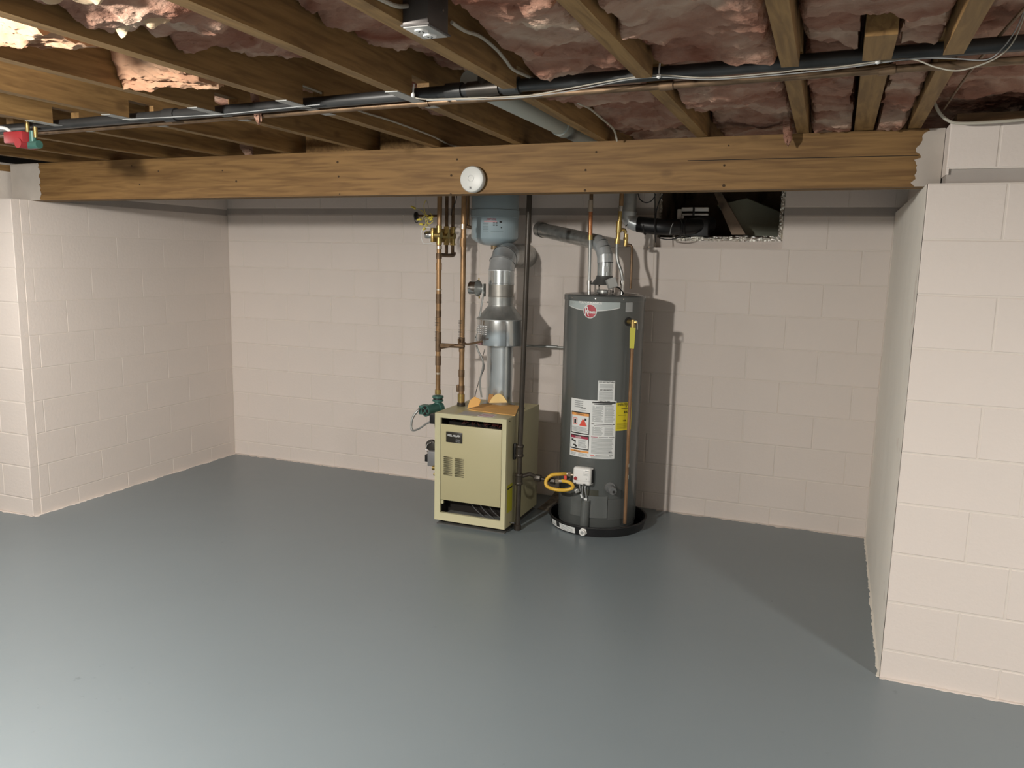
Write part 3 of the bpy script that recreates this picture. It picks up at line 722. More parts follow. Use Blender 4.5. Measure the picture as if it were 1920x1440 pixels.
k.box((dcx-.009, BY0-.0386, dcz-.037), (dcx-.002, BY0-.0374, dcz-.0345)).box((dcx-.008, BY0-.0386, dcz-.0415), (dcx-.001, BY0-.0374, dcz-.0385)).box((dcx-.009, BY0-.0386, dcz-.0455), (dcx-.003, BY0-.0374, dcz-.0430)).box((dcx-.0005, BY0-.0386, dcz-.0455), (dcx+.0005, BY0-.0374, dcz-.0345))
obj('printed_mark', k, INK, t)
# ------------------------------------------------------------------ boiler
bx0_, bx1_, by0_, by1_, bz0_, bz1_ = -2.200, -1.732, 4.315, 4.875, 0.030, 0.700
t = boiler = thing('boiler', 'tan sheet metal boiler cabinet standing on the floor left of the water heater', 'boiler', ((bx0_+bx1_)/2, (by0_+by1_)/2, 0))
k = MB(); th = 0.012; ft = 0.028
k.box((bx0_, by0_+ft, bz0_), (bx0_+th, by1_, bz1_)).box((bx1_-th, by0_+ft, bz0_), (bx1_, by1_, bz1_)).box((bx0_+th, by0_+ft, bz1_-th), (bx1_-th, by1_, bz1_)).box((bx0_+th, by1_-th, bz0_), (bx1_-th, by1_, bz1_-th)).box((bx0_+th, by0_+ft, bz0_), (bx1_-th, by1_-th, bz0_+.01))
obj('jacket', k, BOILER, t)
# front frame with mitred bevelled edges
fw, fb = 0.032, 0.030
k = MB()
def bar(o4, i4):
    n = 4
    pass
O = [(bx0_, bz0_), (bx1_, bz0_), (bx1_, bz1_), (bx0_, bz1_)]
I = [(bx0_+fw, bz0_+0.045), (bx1_-fw, bz0_+0.045), (bx1_-fw, bz1_-fb), (bx0_+fw, bz1_-fb)]
V = [(x, by0_, z) for x, z in O]+[(x, by0_+0.012, z) for x, z in I]+[(x, by0_+ft, z) for x, z in O]+[(x, by0_+ft+.004, z) for x, z in I]
F = []
for i in range(4):
    j = (i+1) % 4
    F += [(i, j, 4+j, 4+i), (i, 8+i, 8+j, j), (4+i, 4+j, 12+j, 12+i), (8+i, 12+i, 12+j, 8+j)]
k.add(V, F); obj('front_frame', k, BOILER2, t)
def by_front(u, v): return ay(u, v, by0_+.02)
ptop = bz1_-0.068; pbot = bz0_+0.128
# front panel with louvre slots cut as recessed strips
k = MB().rbox((bx0_+fw+.002, by0_+.012, pbot), (bx1_-fw-.002, by0_+.024, ptop), .002)
fp = obj('front_panel', k, BOILER, t)
for ci, (ua, ub) in enumerate([(833, 849), (854, 871)]):
    xa, xb = by_front(ua, 875).x, by_front(ub, 875).x
    zt_, zb_ = by_front(840, 858).z-ci*.0, by_front(840, 890).z
    for n_ in range(10):
        z = zt_+(zb_-zt_)*n_/9-ci*0.002
        sub('louvre', MB().add([(xa, by0_+.0118, z), (xb, by0_+.0118, z), (xb, by0_+.007, z+.004), (xa, by0_+.007, z+.004), (xa, by0_+.0118, z+.0075), (xb, by0_+.0118, z+.0075)], [(0, 1, 3, 2), (2, 3, 5, 4), (0, 2, 4), (1, 5, 3)]), BOILER, fp)
        sub('louvre_gap', MB().box((xa, by0_+.0114, z-.0020), (xb, by0_+.0125, z+.0002)), DARK, fp)
k = MB().box((bx0_+th, by0_+.06, bz0_+.012), (bx1_-th, by0_+.5, bz1_-.02))
obj('firebox', MB().box((bx0_+th+.002, by0_+.13, bz0_+.012), (bx1_-th-.002, by0_+.14, bz1_-.014)), DARK, t)
obj('interior_side', MB().box((bx0_+th+.0005, by0_+.03, bz0_+.011), (bx0_+th+.003, by0_+.14, bz1_-.014)), DARK, t)
obj('interior_side', MB().box((bx1_-th-.003, by0_+.03, bz0_+.011), (bx1_-th-.0005, by0_+.14, bz1_-.014)), DARK, t)
k = MB()
for n_ in range(3):
    x = -1.98+n_*.06; k.tube([(x, by0_+.05, bz0_+.125), (x+.03, by0_+.06, bz0_+.08), (x+.10, by0_+.07, bz0_+.03), (x+.16, by0_+.08, bz0_+.022)], .0025, 6)
obj('ignition_wire', k, mat('dark_wire', (.10, .10, .10), .5), t)
obj('burner_tray', MB().box((bx0_+.05, by0_+.05, bz0_+.014), (bx1_-.05, by0_+.125, bz0_+.03)), GALV2, t)
obj('draft_shield', MB().box((bx0_+fw, by0_+.026, bz0_+.098), (bx0_+fw+.014, by0_+.04, pbot)).box((bx0_+fw+.002, by0_+.027, pbot-.005), (bx1_-fw-.002, by0_+.034, pbot+.01)), BOILER2, t)
k = MB(); 
for n_ in range(26):
    x = -2.13+random.random()*.36; k.tube([(x, by0_+.09, ptop-.01+random.random()*.05), (x+random.uniform(-.03, .03), by0_+.08, ptop+random.random()*.04), (x+random.uniform(-.05, .05), by0_+.10, ptop+random.random()*.03)], .002, 5)
wi = obj('wiring', k, mat('dark_red_wire', (.10, .02, .015), .6), t); wi['kind'] = 'stuff'
# name plate
a, b = by_front(838, 808), by_front(868, 831)
npx0, npx1, npz1, npz0 = a.x, b.x, a.z, b.z-.001
pl = obj('name_plate', MB().rbox((npx0, by0_+.006, npz0), (npx1, by0_+.0135, npz1), .003), mat('plate_black', (.02, .017, .012), .35), t)
k = MB(); fn = lambda x, y: (npx0+x, by0_+.0054, npz0+y); W_, H_ = npx1-npx0, npz1-npz0
put_text(k, 'WEIL-McLAIN', fn, W_*.09, H_*.57, W_*.80, H_*.2, 0, .012)
put_text(k, 'CGa', fn, W_*.62, H_*.22, W_*.24, H_*.15, 1); put_text(k, 'series', fn, W_*.62, H_*.09, W_*.26, H_*.09, 1)
sub('plate_lettering', k, [PAPER, INKG], pl)
# labels
ly0, ly1 = 4.345, 4.44
A = ax_(948, 908, bx1_); B = ax_(964, 905, bx1_)
obj('energy_label', MB().box((bx1_, by0_+.03, ax_(950, 963, bx1_).z), (bx1_+.0012, by0_+.115, ax_(950, 912, bx1_).z)), YLIME, t, 'yellow-green energy label on the right side')
k = MB().box((bx1_+.0011, by0_+.033, ax_(950, 920, bx1_).z), (bx1_+.0016, by0_+.112, ax_(950, 917, bx1_).z))
obj('label_print', k, INK, t)
k = MB(); k.box((-2.06, 4.335, bz1_), (-1.935, 4.44, bz1_+.0008), 0); k.box((-1.93, 4.335, bz1_), (-1.835, 4.425, bz1_+.0008), 1)
for n_ in range(4): k.box((-1.925, 4.345+n_*.02, bz1_+.0008), (-1.84, 4.352+n_*.02, bz1_+.0012), 2)
obj('top_label', k, [mat('label_grey', (.40, .40, .39), .5), PAPER, INKR], t)
k = MB().box((bx0_+.02, by0_+.05, 0.006), (bx1_-.02, by0_+.07, bz0_)).box((bx0_+.02, by1_-.03, 0.006), (bx1_-.02, by1_-.01, bz0_)).box((bx0_+.03, by0_+.07, 0.006), (bx0_+.05, by1_-.03, bz0_)).box((bx1_-.05, by0_+.07, 0.006), (bx1_-.03, by1_-.03, bz0_))
obj('base_plate', MB().box((bx0_+.01, by0_+.012, 0), (bx1_-.004, by1_-.01, .006)), mat('base_grey', (.10, .10, .095), .7), t)
obj('base_rail', k, DARK, t)
k = MB(); 
for y in (by0_+.05,): k.cyl((bx1_, y, bz1_-.018), (bx1_+.002, y, bz1_-.018), .004, seg=8)
obj('screw', k, DARK, t)
obj('slot', MB().box((bx1_-.05, 4.62, bz1_-.0005), (bx1_-.035, 4.72, bz1_+.0008)), DARK, t)
# gas valve and vent switch on its left side
gy = 4.47
def gp(u, v): return ay(u, v, gy)
A, B = gp(806.5, 843), gp(820, 873)
gv = obj('gas_valve', MB().rbox((A.x, 4.43, B.z), (bx0_-.002, 4.52, A.z), .006), mat('cast_grey', (.30, .30, .31), .45, .5), t)
C_, D_ = gp(801, 850), gp(807, 864)
sub('valve_terminal', MB().rbox((C_.x, 4.435, D_.z), (D_.x+.004, 4.49, C_.z), .004), BLACK, gv)
c_ = gp(808, 835)
obj('pressure_switch', MB().lathe([(.036, 0), (.036, .018), (.027, .026), (.010, .028)], (c_.x, 4.47, c_.z), 22, axis='y').lathe([(.036, 0), (.034, -.006), (.02, -.010), (.0001, -.011)], (c_.x, 4.47, c_.z), 22, axis='y'), mat('switch_dark', (.05, .045, .04), .4, .3), t)
obj('sensing_tube', MB().tube([gp(811, 829)+Vector((0, -.02, 0)), gp(804, 832)+Vector((0, -.02, 0)), gp(802, 842)+Vector((0, -.02, 0)), gp(808, 848)+Vector((0, -.03, 0))], .0035, 8), STEEL, t)
c_ = ay(812.5, 784, 4.40)
obj('relay', MB().rbox((c_.x-.012, 4.37, c_.z-.03), (bx0_-.001, 4.43, c_.z+.03), .004), BLACK, t)
obj('relay_conduit', MB().tube([(c_.x+.002, 4.42, c_.z-.03), (c_.x+.006, 4.43, c_.z-.10), (c_.x+.0, 4.45, c_.z-.16)], .006, 8), BLKPIPE, t)
p = ay(812, 877, 4.42); obj('drain_fitting', MB().cyl(p, (bx0_, 4.42, p.z), .013, seg=12).lathe([(.010, -.004), (.015, -.002), (.015, .006)], p, 12, axis='x'), BRASS, t)
p = ay(813.5, 889, 4.42); obj('drain_fitting', MB().cyl(p, (bx0_, 4.42, p.z), .009, seg=12), BRASS, t)
# rubble patch between boiler and heater by the wall
def rubble():
    b = MB(); n, m_ = 26, 20; V = []
    for i in range(n+1):
        for j in range(m_+1):
            u, v = i/n, j/m_; x = -1.725+.135*u; y = 4.86+.335*v
            e = max(0, min(1, 4*min(u, 1-u)))*max(0, min(1, 5*v))
            V.append((x, y, 0.0006+e*(.010+.05*v*v+.02*abs(noise.noise((x*26, y*26, 0)))+.02*noise.noise((x*9, y*9, 3)))))
    return b.add(V, [(i*(m_+1)+j, (i+1)*(m_+1)+j, (i+1)*(m_+1)+j+1, i*(m_+1)+j+1) for i in range(n) for j in range(m_)])
o = obj('mortar_rubble', rubble(), SLUDGE); tag(o, 'crumbled mortar rubble heaped by the wall between boiler and heater', 'rubble'); o['kind'] = 'stuff'
# cardboard scraps on top of the boiler
z = bz1_+.0015
def scrap(name, label, poly, d, m_):
    return tag(obj(name, MB().prism(poly, d), m_), label, 'cardboard')
P_ = [az(u, v, z) for u, v in [(879, 769), (925, 775), (966, 780), (973, 762), (940, 757), (905, 758)]]
scrap('cardboard_piece', 'flat orange cardboard sheet lying on top of the boiler', P_, (0, 0, .004), ORANGE)
q = lambda u, v, y: ay(u, v, y)
P_ = [q(876, 768, 4.53), q(897, 763, 4.53), q(901, 752, 4.53), q(889, 746, 4.53), q(881, 752, 4.53)]
scrap('cardboard_piece', 'small orange cardboard scrap propped up beside the copper pipe', [p+Vector((0, 0, .006)) for p in P_], (.003, .004, .002), ORANGE)
arch = [q(917+34*s_, 757.5-17*math.sin(PI*s_)**.8-1*s_, 4.635) for s_ in [i/14 for i in range(15)]]
scrap('foam_piece', 'pale yellow arched piece leaning on the foot of the flue', [p+Vector((0, 0, .006)) for p in arch], (0, .008, 0), ORANGE2)
P_ = [q(914, 757, 4.66), q(926, 757, 4.66), q(925, 742, 4.66), q(917, 741, 4.66)]
scrap('cardboard_piece', 'brown cardboard scrap tucked between the flue foot and the pale arch', [p+Vector((0, 0, .008)) for p in P_], (0, .004, 0), mat('brown_card', (.45, .24, .09), .8))
# ------------------------------------------------------------------ boiler flue
FX, FY = -1.968, 4.765
def fz(v, u=937): return ay(u, v, FY).z
t = thing('boiler_flue', 'galvanised flue with a flared draft hood rising from the boiler and turning to the wall', 'flue', (FX, FY, bz1_))
def ell(z, rx, ry, seg=36, x=FX, y=FY): return [(x+rx*math.cos(2*PI*i/seg), y+ry*math.sin(2*PI*i/seg), z) for i in range(seg)]
zh0 = fz(645); zh1 = fz(597); zh2 = fz(573)
# oval stack: flat fronted with rounded ends
def oval(z, hx, r, seg=40):
    out = []
    for i in range(seg):
        a = 2*PI*i/seg; cx_ = hx if math.cos(a) > 0 else -hx
        out.append((FX+cx_+r*math.cos(a), FY+r*math.sin(a), z))
    return out
obj('lower_stack', MB().loft([oval(bz1_, .022, .063), oval(zh0+.06, .022, .063)]), GALV, t)
obj('stack_collar', MB().loft([oval(bz1_+.0005, .03, .078), oval(bz1_+.004, .03, .078)]), GALV2, t)
dr = obj('draft_hood', MB().loft([ell(zh0, .162, .15), ell(zh0+.004, .164, .152), ell(zh1-.004, .149, .139)], caps=False).loft([ell(zh0+.002, .155, .145), ell(zh1-.006, .145, .135)], caps=False), mat('hood_steel', (.66, .69, .70), .17, .92, 9, .12), t)
obj('hood_cone', MB().loft([ell(zh1-.006, .155, .145), ell(zh1, .155, .145), ell(zh1+.003, .148, .138), ell(zh2, .080, .080), ell(zh2+.006, .080, .080)], caps=False), GALV2, t)
k = MB(); za, zb2, zc = fz(569), fz(556), fz(532)
obj('flue_collar', MB().loft([ell(zh2, .079, .079), ell(zb2, .079, .079)], caps=False), GALV2, t)
obj('flue_damper_section', MB().loft([ell(zb2-.003, .0825, .0825), ell(zb2+.002, .0825, .0825), ell(zb2+.004, .080, .080), ell(zc, .080, .080)], caps=False), mat('dull_damper', (.40, .39, .36), .45, .8, 12, .2), t)
zd = fz(508)
obj('flue_pipe', MB().loft([ell(zc-.003, .083, .083), ell(zc+.002, .083, .083), ell(zc+.004, .081, .081), ell(zd, .081, .081)], caps=False), GALV, t)
# gored elbow turning to +Y
zc_d = 1.648; R_ = zc_d-zd-0.0; seg = 36
def ering(ang, rr, grow=1.0):
    cz = zd; cy_ = FY+R_
    c_ = Vector((FX, cy_-R_*math.cos(ang), cz+R_*math.sin(ang)))
    ra = Vector((0, -math.cos(ang), math.sin(ang))); xa = Vector((1, 0, 0))
    return [c_+(xa*math.cos(2*PI*i/seg)+ra*math.sin(2*PI*i/seg))*rr for i in range(seg)]
angs = [0, PI/6, PI/3, PI/2]
for a, b in zip(angs[:-1], angs[1:]):
    obj('elbow_gore', MB().loft([ering(a, .084), ering(a+.04, .084), ering(a+.06, .081), ering(b, .081)], caps=False), GALVE, t)
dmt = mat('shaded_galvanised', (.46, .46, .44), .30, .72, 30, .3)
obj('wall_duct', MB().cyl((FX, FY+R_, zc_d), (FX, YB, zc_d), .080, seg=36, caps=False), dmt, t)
# print on the hood
def hoodmap(th, z, off=.002):
    f = (z-zh0)/(zh1-zh0); rx = .164+(.149-.164)*f+off; ry = .152+(.139-.152)*f+off
    return (FX+rx*math.sin(th), FY-ry*math.cos(th), z)
def hp(x, y): return hoodmap(-.95+x, zh0+y)
k = MB(); H_ = zh1-zh0
def hrect(x0, y0, x1, y1, mi, n=4):
    V = []
    for i in range(n+1):
        x = x0+(x1-x0)*i/n; V += [hoodmap(x, zh0+y0*H_, .0015+.0008*mi), hoodmap(x, zh0+y1*H_, .0015+.0008*mi)]
    k.add(V, [(2*i, 2*i+2, 2*i+3, 2*i+1) for i in range(n)], mi)
hrect(-1.18, .05, -.86, .32, 0)
hrect(-1.12, .24, -.92, .29, 1)
for r_ in range(5):
    for c_ in range(5): 
        hrect(-.90+c_*.15+random.uniform(-.01, .01), .42+r_*.075, -.80+c_*.15, .455+r_*.075, 2, 2)
hrect(-.80, .02, -.42, .13, 3)
obj('hood_label', k, [PAPER, INK, mat('silver_ink', (.75, .75, .75), .4), INKP], t)
k = MB()
p = Vector((FX-.075, FY-.03, zh2+.02)); k.cyl(p, p+Vector((-.006, -.006, 0)), .006, seg=8)
obj('rivet', k, STEEL, t)
# ------------------------------------------------------------------ damper actuator
A = ay(881, 540, 4.70); zA = A.z
t = thing('damper_motor', 'shiny round damper motor beside the flue above the draft hood', 'damper motor', (A.x+.05, 4.70, zA))
x0 = A.x
obj('motor_can', MB().lathe([(.040, 0), (.0435, .004), (.0435, .052), (.040, .054)], (x0, 4.70, zA), 28, axis='x'), STEEL, t)
obj('mounting_flange', MB().lathe([(.052, .053), (.053, .058), (.046, .066), (.024, .082), (.02, .098)], (x0, 4.70, zA), 22, axis='x'), GALV2, t)
obj('bracket', MB().box((x0+.088, 4.685, zA-.03), (FX-.083, 4.715, zA-.018)).box((x0+.095, 4.68, zA-.05), (x0+.102, 4.72, zA+.03)), GALV2, t)
obj('stud', MB().cyl((x0+.062, 4.70, zA+.05), (x0+.062, 4.70, zA+.066), .004, seg=8).cyl((x0+.066, 4.70, zA-.065), (x0+.066, 4.70, zA-.05), .005, seg=8), BRASS, t)
pt = [(x0+.095, 4.70, zA-.03), (x0+.085, 4.69, zA-.12), (x0+.075, 4.68, zA-.22), (x0+.066, 4.67, zA-.36), ay(906, 680, 4.66), ay(900, 715, 4.66), ay(903, 745, 4.66)]
obj('conduit', MB().tube(pt, .006, 8), GALV2, t)
c = [ay(u, v, 4.66) for u, v in [(909, 655), (905, 672), (908, 690), (898, 715), (890, 745)]]
cable('thin_wire', 'thin dark wire hanging beside the oval flue stack', c, .0022, BLACK)
c = [ay(u, v, 4.62) for u, v in [(885, 770), (878, 768), (872, 771), (868, 774)]]
o = obj('conduit_connector', MB().tube(c, .009, 10), STEEL); tag(o, 'shiny conduit connector lying at the foot of the right copper pipe', 'connector')
# ------------------------------------------------------------------ copper risers
def riser(name, label, pts, r, joints, m_, extra=None):
    t = thing(name, label, 'pipe', pts[-1])
    obj('pipe', MB().tube(pts, r, 16, smooth_path=False), m_, t)
    for p, h, rr, mm in joints:
        p = Vector(p); obj('coupling', MB().cyl(p-Vector((0, 0, h/2)), p+Vector((0, 0, h/2)), rr, seg=16), mm, t)
    return t
LX, LY = -2.335, 4.62
lz = lambda v: ay(823, v, LY).z
J = []
for v, h, rr, mm in [(735, .03, .0195, BRASS), (700, .012, .0168, SOLDER), (676, .06, .0185, COPPER2), (648, .075, .0185, COPPER2), (630, .05, .0185, COPPER2), (588, .04, .0172, COPPER2), (560, .06, .0185, COPPER2), (543, .008, .0192, SOLDER), (500, .045, .0185, COPPER), (480, .035, .0185, COPPER2), (464, .02, .0185, SOLDER)]:
    J.append(((LX, LY, lz(v)), h, rr, mm))
cl = riser('copper_supply_pipe', 'left copper riser with many fittings, rising from the green pump', [(LX, LY, lz(738)), (LX, LY, lz(460)), (LX+.004, LY, 2.13)], .0155, J, COPPER)
def helix(c, r, z0, z1, turns, w_):
    pts = []
    for i in range(int(turns*10)+1):
        a = 2*PI*i/10; pts.append((c[0]+r*math.cos(a), c[1]+r*math.sin(a), z0+(z1-z0)*i/(turns*10)))
    return MB().tube(pts, w_, 5, smooth_path=False)
obj('vent_coil', helix((LX-.004, LY), .0175, lz(640), lz(595), 16, .0016), BLKPIPE, cl)
RX, RY = -2.153, 4.585
rz = lambda v: ay(866, v, RY).z
J = []
for v, h, rr, mm in [(758, .02, .026, BLKPIPE), (746, .05, .0225, BRASS), (728, .035, .021, COPPER2), (700, .045, .0195, COPPER2), (655, .03, .0185, COPPER), (640, .05, .0195, COPPER2), (455, .05, .020, COPPER), (425, .03, .0185, SOLDER)]:
    J.append(((RX, RY, rz(v)), h, rr, mm))
crr = riser('copper_return_pipe', 'right copper riser coming straight up out of the boiler top', [(RX, RY, bz1_), (RX+.004, RY, 2.13)], .0165, J, COPPER)
obj('vent_coil', helix((RX-.004, RY), .0185, rz(640), rz(600), 14, .0016), BLKPIPE, crr)
obj('tap_fitting', MB().rbox((RX-.03, RY-.012, rz(735)), (RX-.014, RY+.012, rz(722)), .003), COPPER2, crr)
# cross pipe, small valve
ya, yb_ = LY, RY
t = thing('cross_pipe', 'thin dark pipe crossing between the two copper risers with a small valve', 'pipe', (LX, LY, lz(655)))
P0 = Vector((LX+.016, LY, ay(830, 653, LY).z)); P1 = Vector((RX-.03, 4.54, ay(855, 648, 4.56).z))
P2 = ay(880, 645, 4.56); P3 = ay(905, 640, 4.585)
obj('pipe', MB().tube([P0, P0.lerp(P1, .5), (RX-.03, 4.545, P1.z), (RX+.03, 4.545, P2.z), P2, P3], .0065, 8), COPPER2, t)
v_ = Vector((RX+.0, 4.545, P1.z))
obj('valve_body', MB().cyl(v_+Vector((-.03, 0, 0)), v_+Vector((.035, 0, 0)), .013, seg=12).cyl(v_, v_+Vector((.0, -.008, .045)), .006, seg=8), COPPER2, t)
obj('valve_handle', MB().lathe([(.016, .018), (.024, .02), (.024, .024), (.008, .026)], v_+Vector((.02, 0, 0)), 14).lathe([(.006, .026), (.006, .05), (.003, .052)], v_+Vector((.02, 0, 0)), 10), COPPER2, t)
obj('lever', MB().box(P0.lerp(P1, .35)-Vector((.02, .004, -.004)), P0.lerp(P1, .8)+Vector((.02, .004, .014))), COPPER2, t)
# pipe along the wall behind, toward the heater
t = thing('wall_pipe', 'thin horizontal pipe along the back wall between boiler flue and heater', 'pipe', ay(985, 648, 5.12))
obj('pipe', MB().cyl(Vector((-2.05, 5.12, ay(930, 645, 5.12).z)), Vector((-1.40, 5.12, ay(1060, 651, 5.12).z)), .008, seg=12), GALV2, t)
obj('coupling', MB().cyl(ay(1010, 649, 5.12), ay(1045, 650.5, 5.12), .0105, seg=12), GALV2, t)
# ------------------------------------------------------------------ zone valve manifold
zc_m = lz(441)
t = thing('zone_valve_manifold', 'cluster of brass zone valves on three copper pipes below the beam', 'valve', (LX, LY, zc_m))
MY = [LY, 4.725, 4.815]
for n_, y in enumerate(MY):
    if n_:
        obj('riser', MB().tube([(LX, y, lz(478)+.012*0), (LX, y, 2.13)], .011, 12, smooth_path=False), COPPER2, t)
    b = MB().cyl((LX, y, zc_m-.045), (LX, y, zc_m+.045), .0165, seg=14).cyl((LX-.03, y, zc_m), (LX+.016, y, zc_m), .021, seg=14).lathe([(.0185, -.058), (.0185, -.045)], (LX, y, zc_m), 14).lathe([(.0185, .045), (.0185, .058)], (LX, y, zc_m), 14)
    vb = obj('valve_body', b, BRASS, t)
    mc = MB().rbox((LX-.045, y-.03, zc_m-.043), (LX-.028, y+.03, zc_m+.045), .003)
    sub('back_plate', mc, BRASS, vb)
    sub('motor', MB().lathe([(.021, -.095), (.024, -.090), (.024, -.060), (.020, -.046)], (LX, y, zc_m), 20, axis='x'), STEEL if n_ == 0 else GALV2, vb)
    sub('spring_rail', MB().tube([(LX-.05, y-.02, zc_m+.045), (LX-.10, y-.02, zc_m+.043), (LX-.115, y-.02, zc_m), (LX-.10, y-.02, zc_m-.05), (LX-.05, y-.02, zc_m-.052)], .0022, 6), WHITE, vb)
zl = lz(478)
obj('header', MB().tube([(LX, LY+.01, zl), (LX, 4.815, zl), (LX, 4.835, zl+.02)], .0125, 12), COPPER2, t)
# shut off with black handle and yellow wire nest
t = thing('yellow_wiring_nest', 'tangle of yellow thermostat wires and wire nuts left of the zone valves', 'wires', ay(805, 410, 4.62))
def yp(u, v, y=4.62): return ay(u, v, y)
wires = [[(771, 388), (785, 393), (795, 403), (800, 412), (806, 407), (812, 412)], [(780, 391), (792, 396), (797, 404), (796, 410), (804, 414)], [(798, 376), (795, 385), (797, 398), (801, 408), (798, 415), (803, 420)], [(800, 375), (803, 388), (800, 398), (797, 408), (790, 412)], [(806, 399), (810, 406), (803, 412), (801, 422), (797, 431)], [(812, 414), (806, 420), (800, 418), (796, 424), (793, 431)], [(788, 420), (797, 421), (806, 425), (815, 425)], [(808, 408), (800, 403), (794, 406), (790, 413), (785, 412)]]
for n_, wpts in enumerate(wires):
    obj('wire', MB().tube([yp(u, v, 4.60+.012*((n_*3) % 5)) for u, v in wpts], .0022, 6), YWIRE if n_ % 3 else CREAM, t)
k = MB()
for (u, v, u2, v2) in [(771, 387, 779, 391), (782, 412, 789, 411), (804, 409, 812, 406), (806, 413, 811, 410), (787, 420, 793, 421), (793, 431, 797, 427)]:
    k.cyl(yp(u, v, 4.60), yp(u2, v2, 4.60), .0055, .0075, 8)
obj('wire_nut', k, YWIRE, t)
t = thing('drain_valve', 'small pipe stub with a black round handle left of the copper risers', 'valve', yp(779, 404, 4.66))
a, b = yp(785, 405, 4.66), Vector((LX, 4.64, yp(820, 405, 4.64).z))
obj('pipe', MB().cyl(a, b, .0085, seg=12), COPPER2, t)
obj('handle', MB().lathe([(.012, -.004), (.026, -.003), (.026, .006), (.010, .009)], yp(780, 405, 4.66), 14, axis='x').tube([yp(777, 408), yp(779, 416), yp(783, 417), yp(785, 412)], .003, 6), BLACK, t)
cable('cord', 'dark thin cord hanging from the beam behind the copper risers', [Vector((ay(858, 368, 4.7).x, 4.7, 2.135))]+[ay(u, v, 4.7) for u, v in [(856, 370), (852, 384), (848, 392), (846, 404)]], .0028, BLACK)
for n_, u in enumerate((838.5, 846.5)): pass
# thin expansion tank feed pipes
t = thing('tank_feed_pipe', 'pair of thin copper pipes behind the right riser feeding the blue tank', 'pipe', ay(876, 425, 4.86))
for n_, u in enumerate((872.5, 877.5)):
    p = ay(u, 425, 4.86+.03*n_); obj('pipe', MB().cyl((p.x, p.y, 2.13), p, .0085, seg=12), COPPER, t)
p = ay(877, 425, 4.88)
obj('elbow', MB().tube([p+Vector((-.03, 0, .01)), p, p+Vector((.03, .02, -.008)), p+Vector((.06, .03, -.018))], .012, 12), COPPER2, t)
# ------------------------------------------------------------------ expansion tank
TX, TY, TR = ay(928, 420, 4.95).x, 4.95, .153
tz = lambda v: ay(928, v, TY-.0).z
t = thing('expansion_tank', 'blue-grey expansion tank hanging below the beam above the flue elbow', 'tank', (TX, TY, 1.72))
zt0 = ay(928, 447, TY-TR).z+.006
obj('tank_shell', MB().lathe([(.03, -.050), (.075, -.045), (.122, -.028), (TR-.008, -.010), (TR, .0), (TR, .14)], (TX, TY, zt0), 48, caps=True), TANK, t)
obj('tank_band', MB().lathe([(TR, .128), (TR+.005, .131), (TR+.005, .176), (TR, .179)], (TX, TY, zt0), 48, caps=False), TANK, t)
obj('tank_top', MB().lathe([(TR, .175), (TR, .27), (TR-.03, .31), (.05, .335), (.02, .34)], (TX, TY, zt0), 48), TANK, t)
obj('tank_port', MB().cyl((TX, TY, zt0-.075), (TX, TY, zt0-.048), .024, seg=16).cyl((TX+.01, TY+.02, 1.50), (TX+.01, TY+.02, zt0-.05), .019, seg=14), mat('tan_nipple', (.30, .22, .13), .5, .4), t)
def cylmap(cx, cy, R): return lambda th, z: (cx+R*math.sin(th), cy-R*math.cos(th), z)
k = MB(); tm = cylmap(TX, TY, TR+.0012); fn = lambda x, y: tm(x, y)
th0 = cyl_hit(906, 410, TX, TY, TR)[0]; th1 = cyl_hit(944, 410, TX, TY, TR)[0]; zz = lambda v: cyl_hit(925, v, TX, TY, TR)[1]
def crect(mp, x0, y0, x1, y1, mi, n=5):
    V = []
    for i in range(n+1):
        x = x0+(x1-x0)*i/n; V += [mp(x, y0), mp(x, y1)]
    k.add(V, [(2*i, 2*i+2, 2*i+3, 2*i+1) for i in range(n)], mi)
D = th1-th0
put_text(k, 'AMTROL', fn, th0+.18*D, zz(413), .46*D, zz(409)-zz(413), 0, .01)
crect(tm, th0+.05*D, zz(416.5), th0+.68*D, zz(414), 1)
for r_, c_ in ((0, 0), (0, 1), (1, 0), (1, 1)): crect(tm, th0+(.50+.13*c_)*D, zz(419+4*r_), th0+(.58+.13*c_)*D, zz(417+4*r_), 2)
crect(tm, th0+.80*D, zz(417.5), th0+.92*D, zz(414.5), 2); crect(tm, th0+.87*D, zz(427.5), th0+.93*D, zz(425.5), 2)
for v in (419, 421, 424, 427, 430, 433): crect(tm, th0, zz(v+.8), th0+.28*D, zz(v), 3)
for v in (434,): crect(tm, th0+.4*D, zz(v+.7), th0+1.0*D, zz(v), 3)
obj('tank_label', k, [INKR, INKP, INK, mat('tank_print', (.20, .26, .28), .5)], t)
# ------------------------------------------------------------------ circulator pump
PX, PY = LX, LY; pz = lz(765)
t = thing('circulator_pump', 'green circulator pump hanging under the left copper riser beside the boiler', 'pump', (PX, PY, pz))
zf = lz(745)
obj('flange', MB().lathe([(.022, .014), (.036, .010), (.037, -.002), (.030, -.006), (.030, -.012), (.036, -.016), (.036, -.024), (.022, -.030)], (PX, PY, zf), 22), GREENP, t)
obj('flange_ring', MB().lathe([(.030, -.0045), (.0315, -.009), (.030, -.0135)], (PX, PY, zf), 22), BLACK, t)
obj('volute', MB().cyl((PX, PY, zf-.028), (PX, PY, pz-.01), .020, .026, 16).cyl((PX, PY, pz+.0), (PX, PY, pz-.06), .03, .02, 16), GREENP, t)
d = Vector((-.28, -.95, 0)).normalized(); c0_ = Vector((PX, PY, pz-.004)); c1_ = c0_+d*.115
k = MB().cyl(c0_+d*-.02, c0_+d*.012, .043, seg=24).cyl(c0_+d*.012, c1_, .036, seg=24)
mo = obj('motor_housing', k, GREENP, t)
k = MB().cyl(c1_-d*.002, c1_+d*.0012, .030, seg=24)
sub('end_recess', k, DARK, mo)
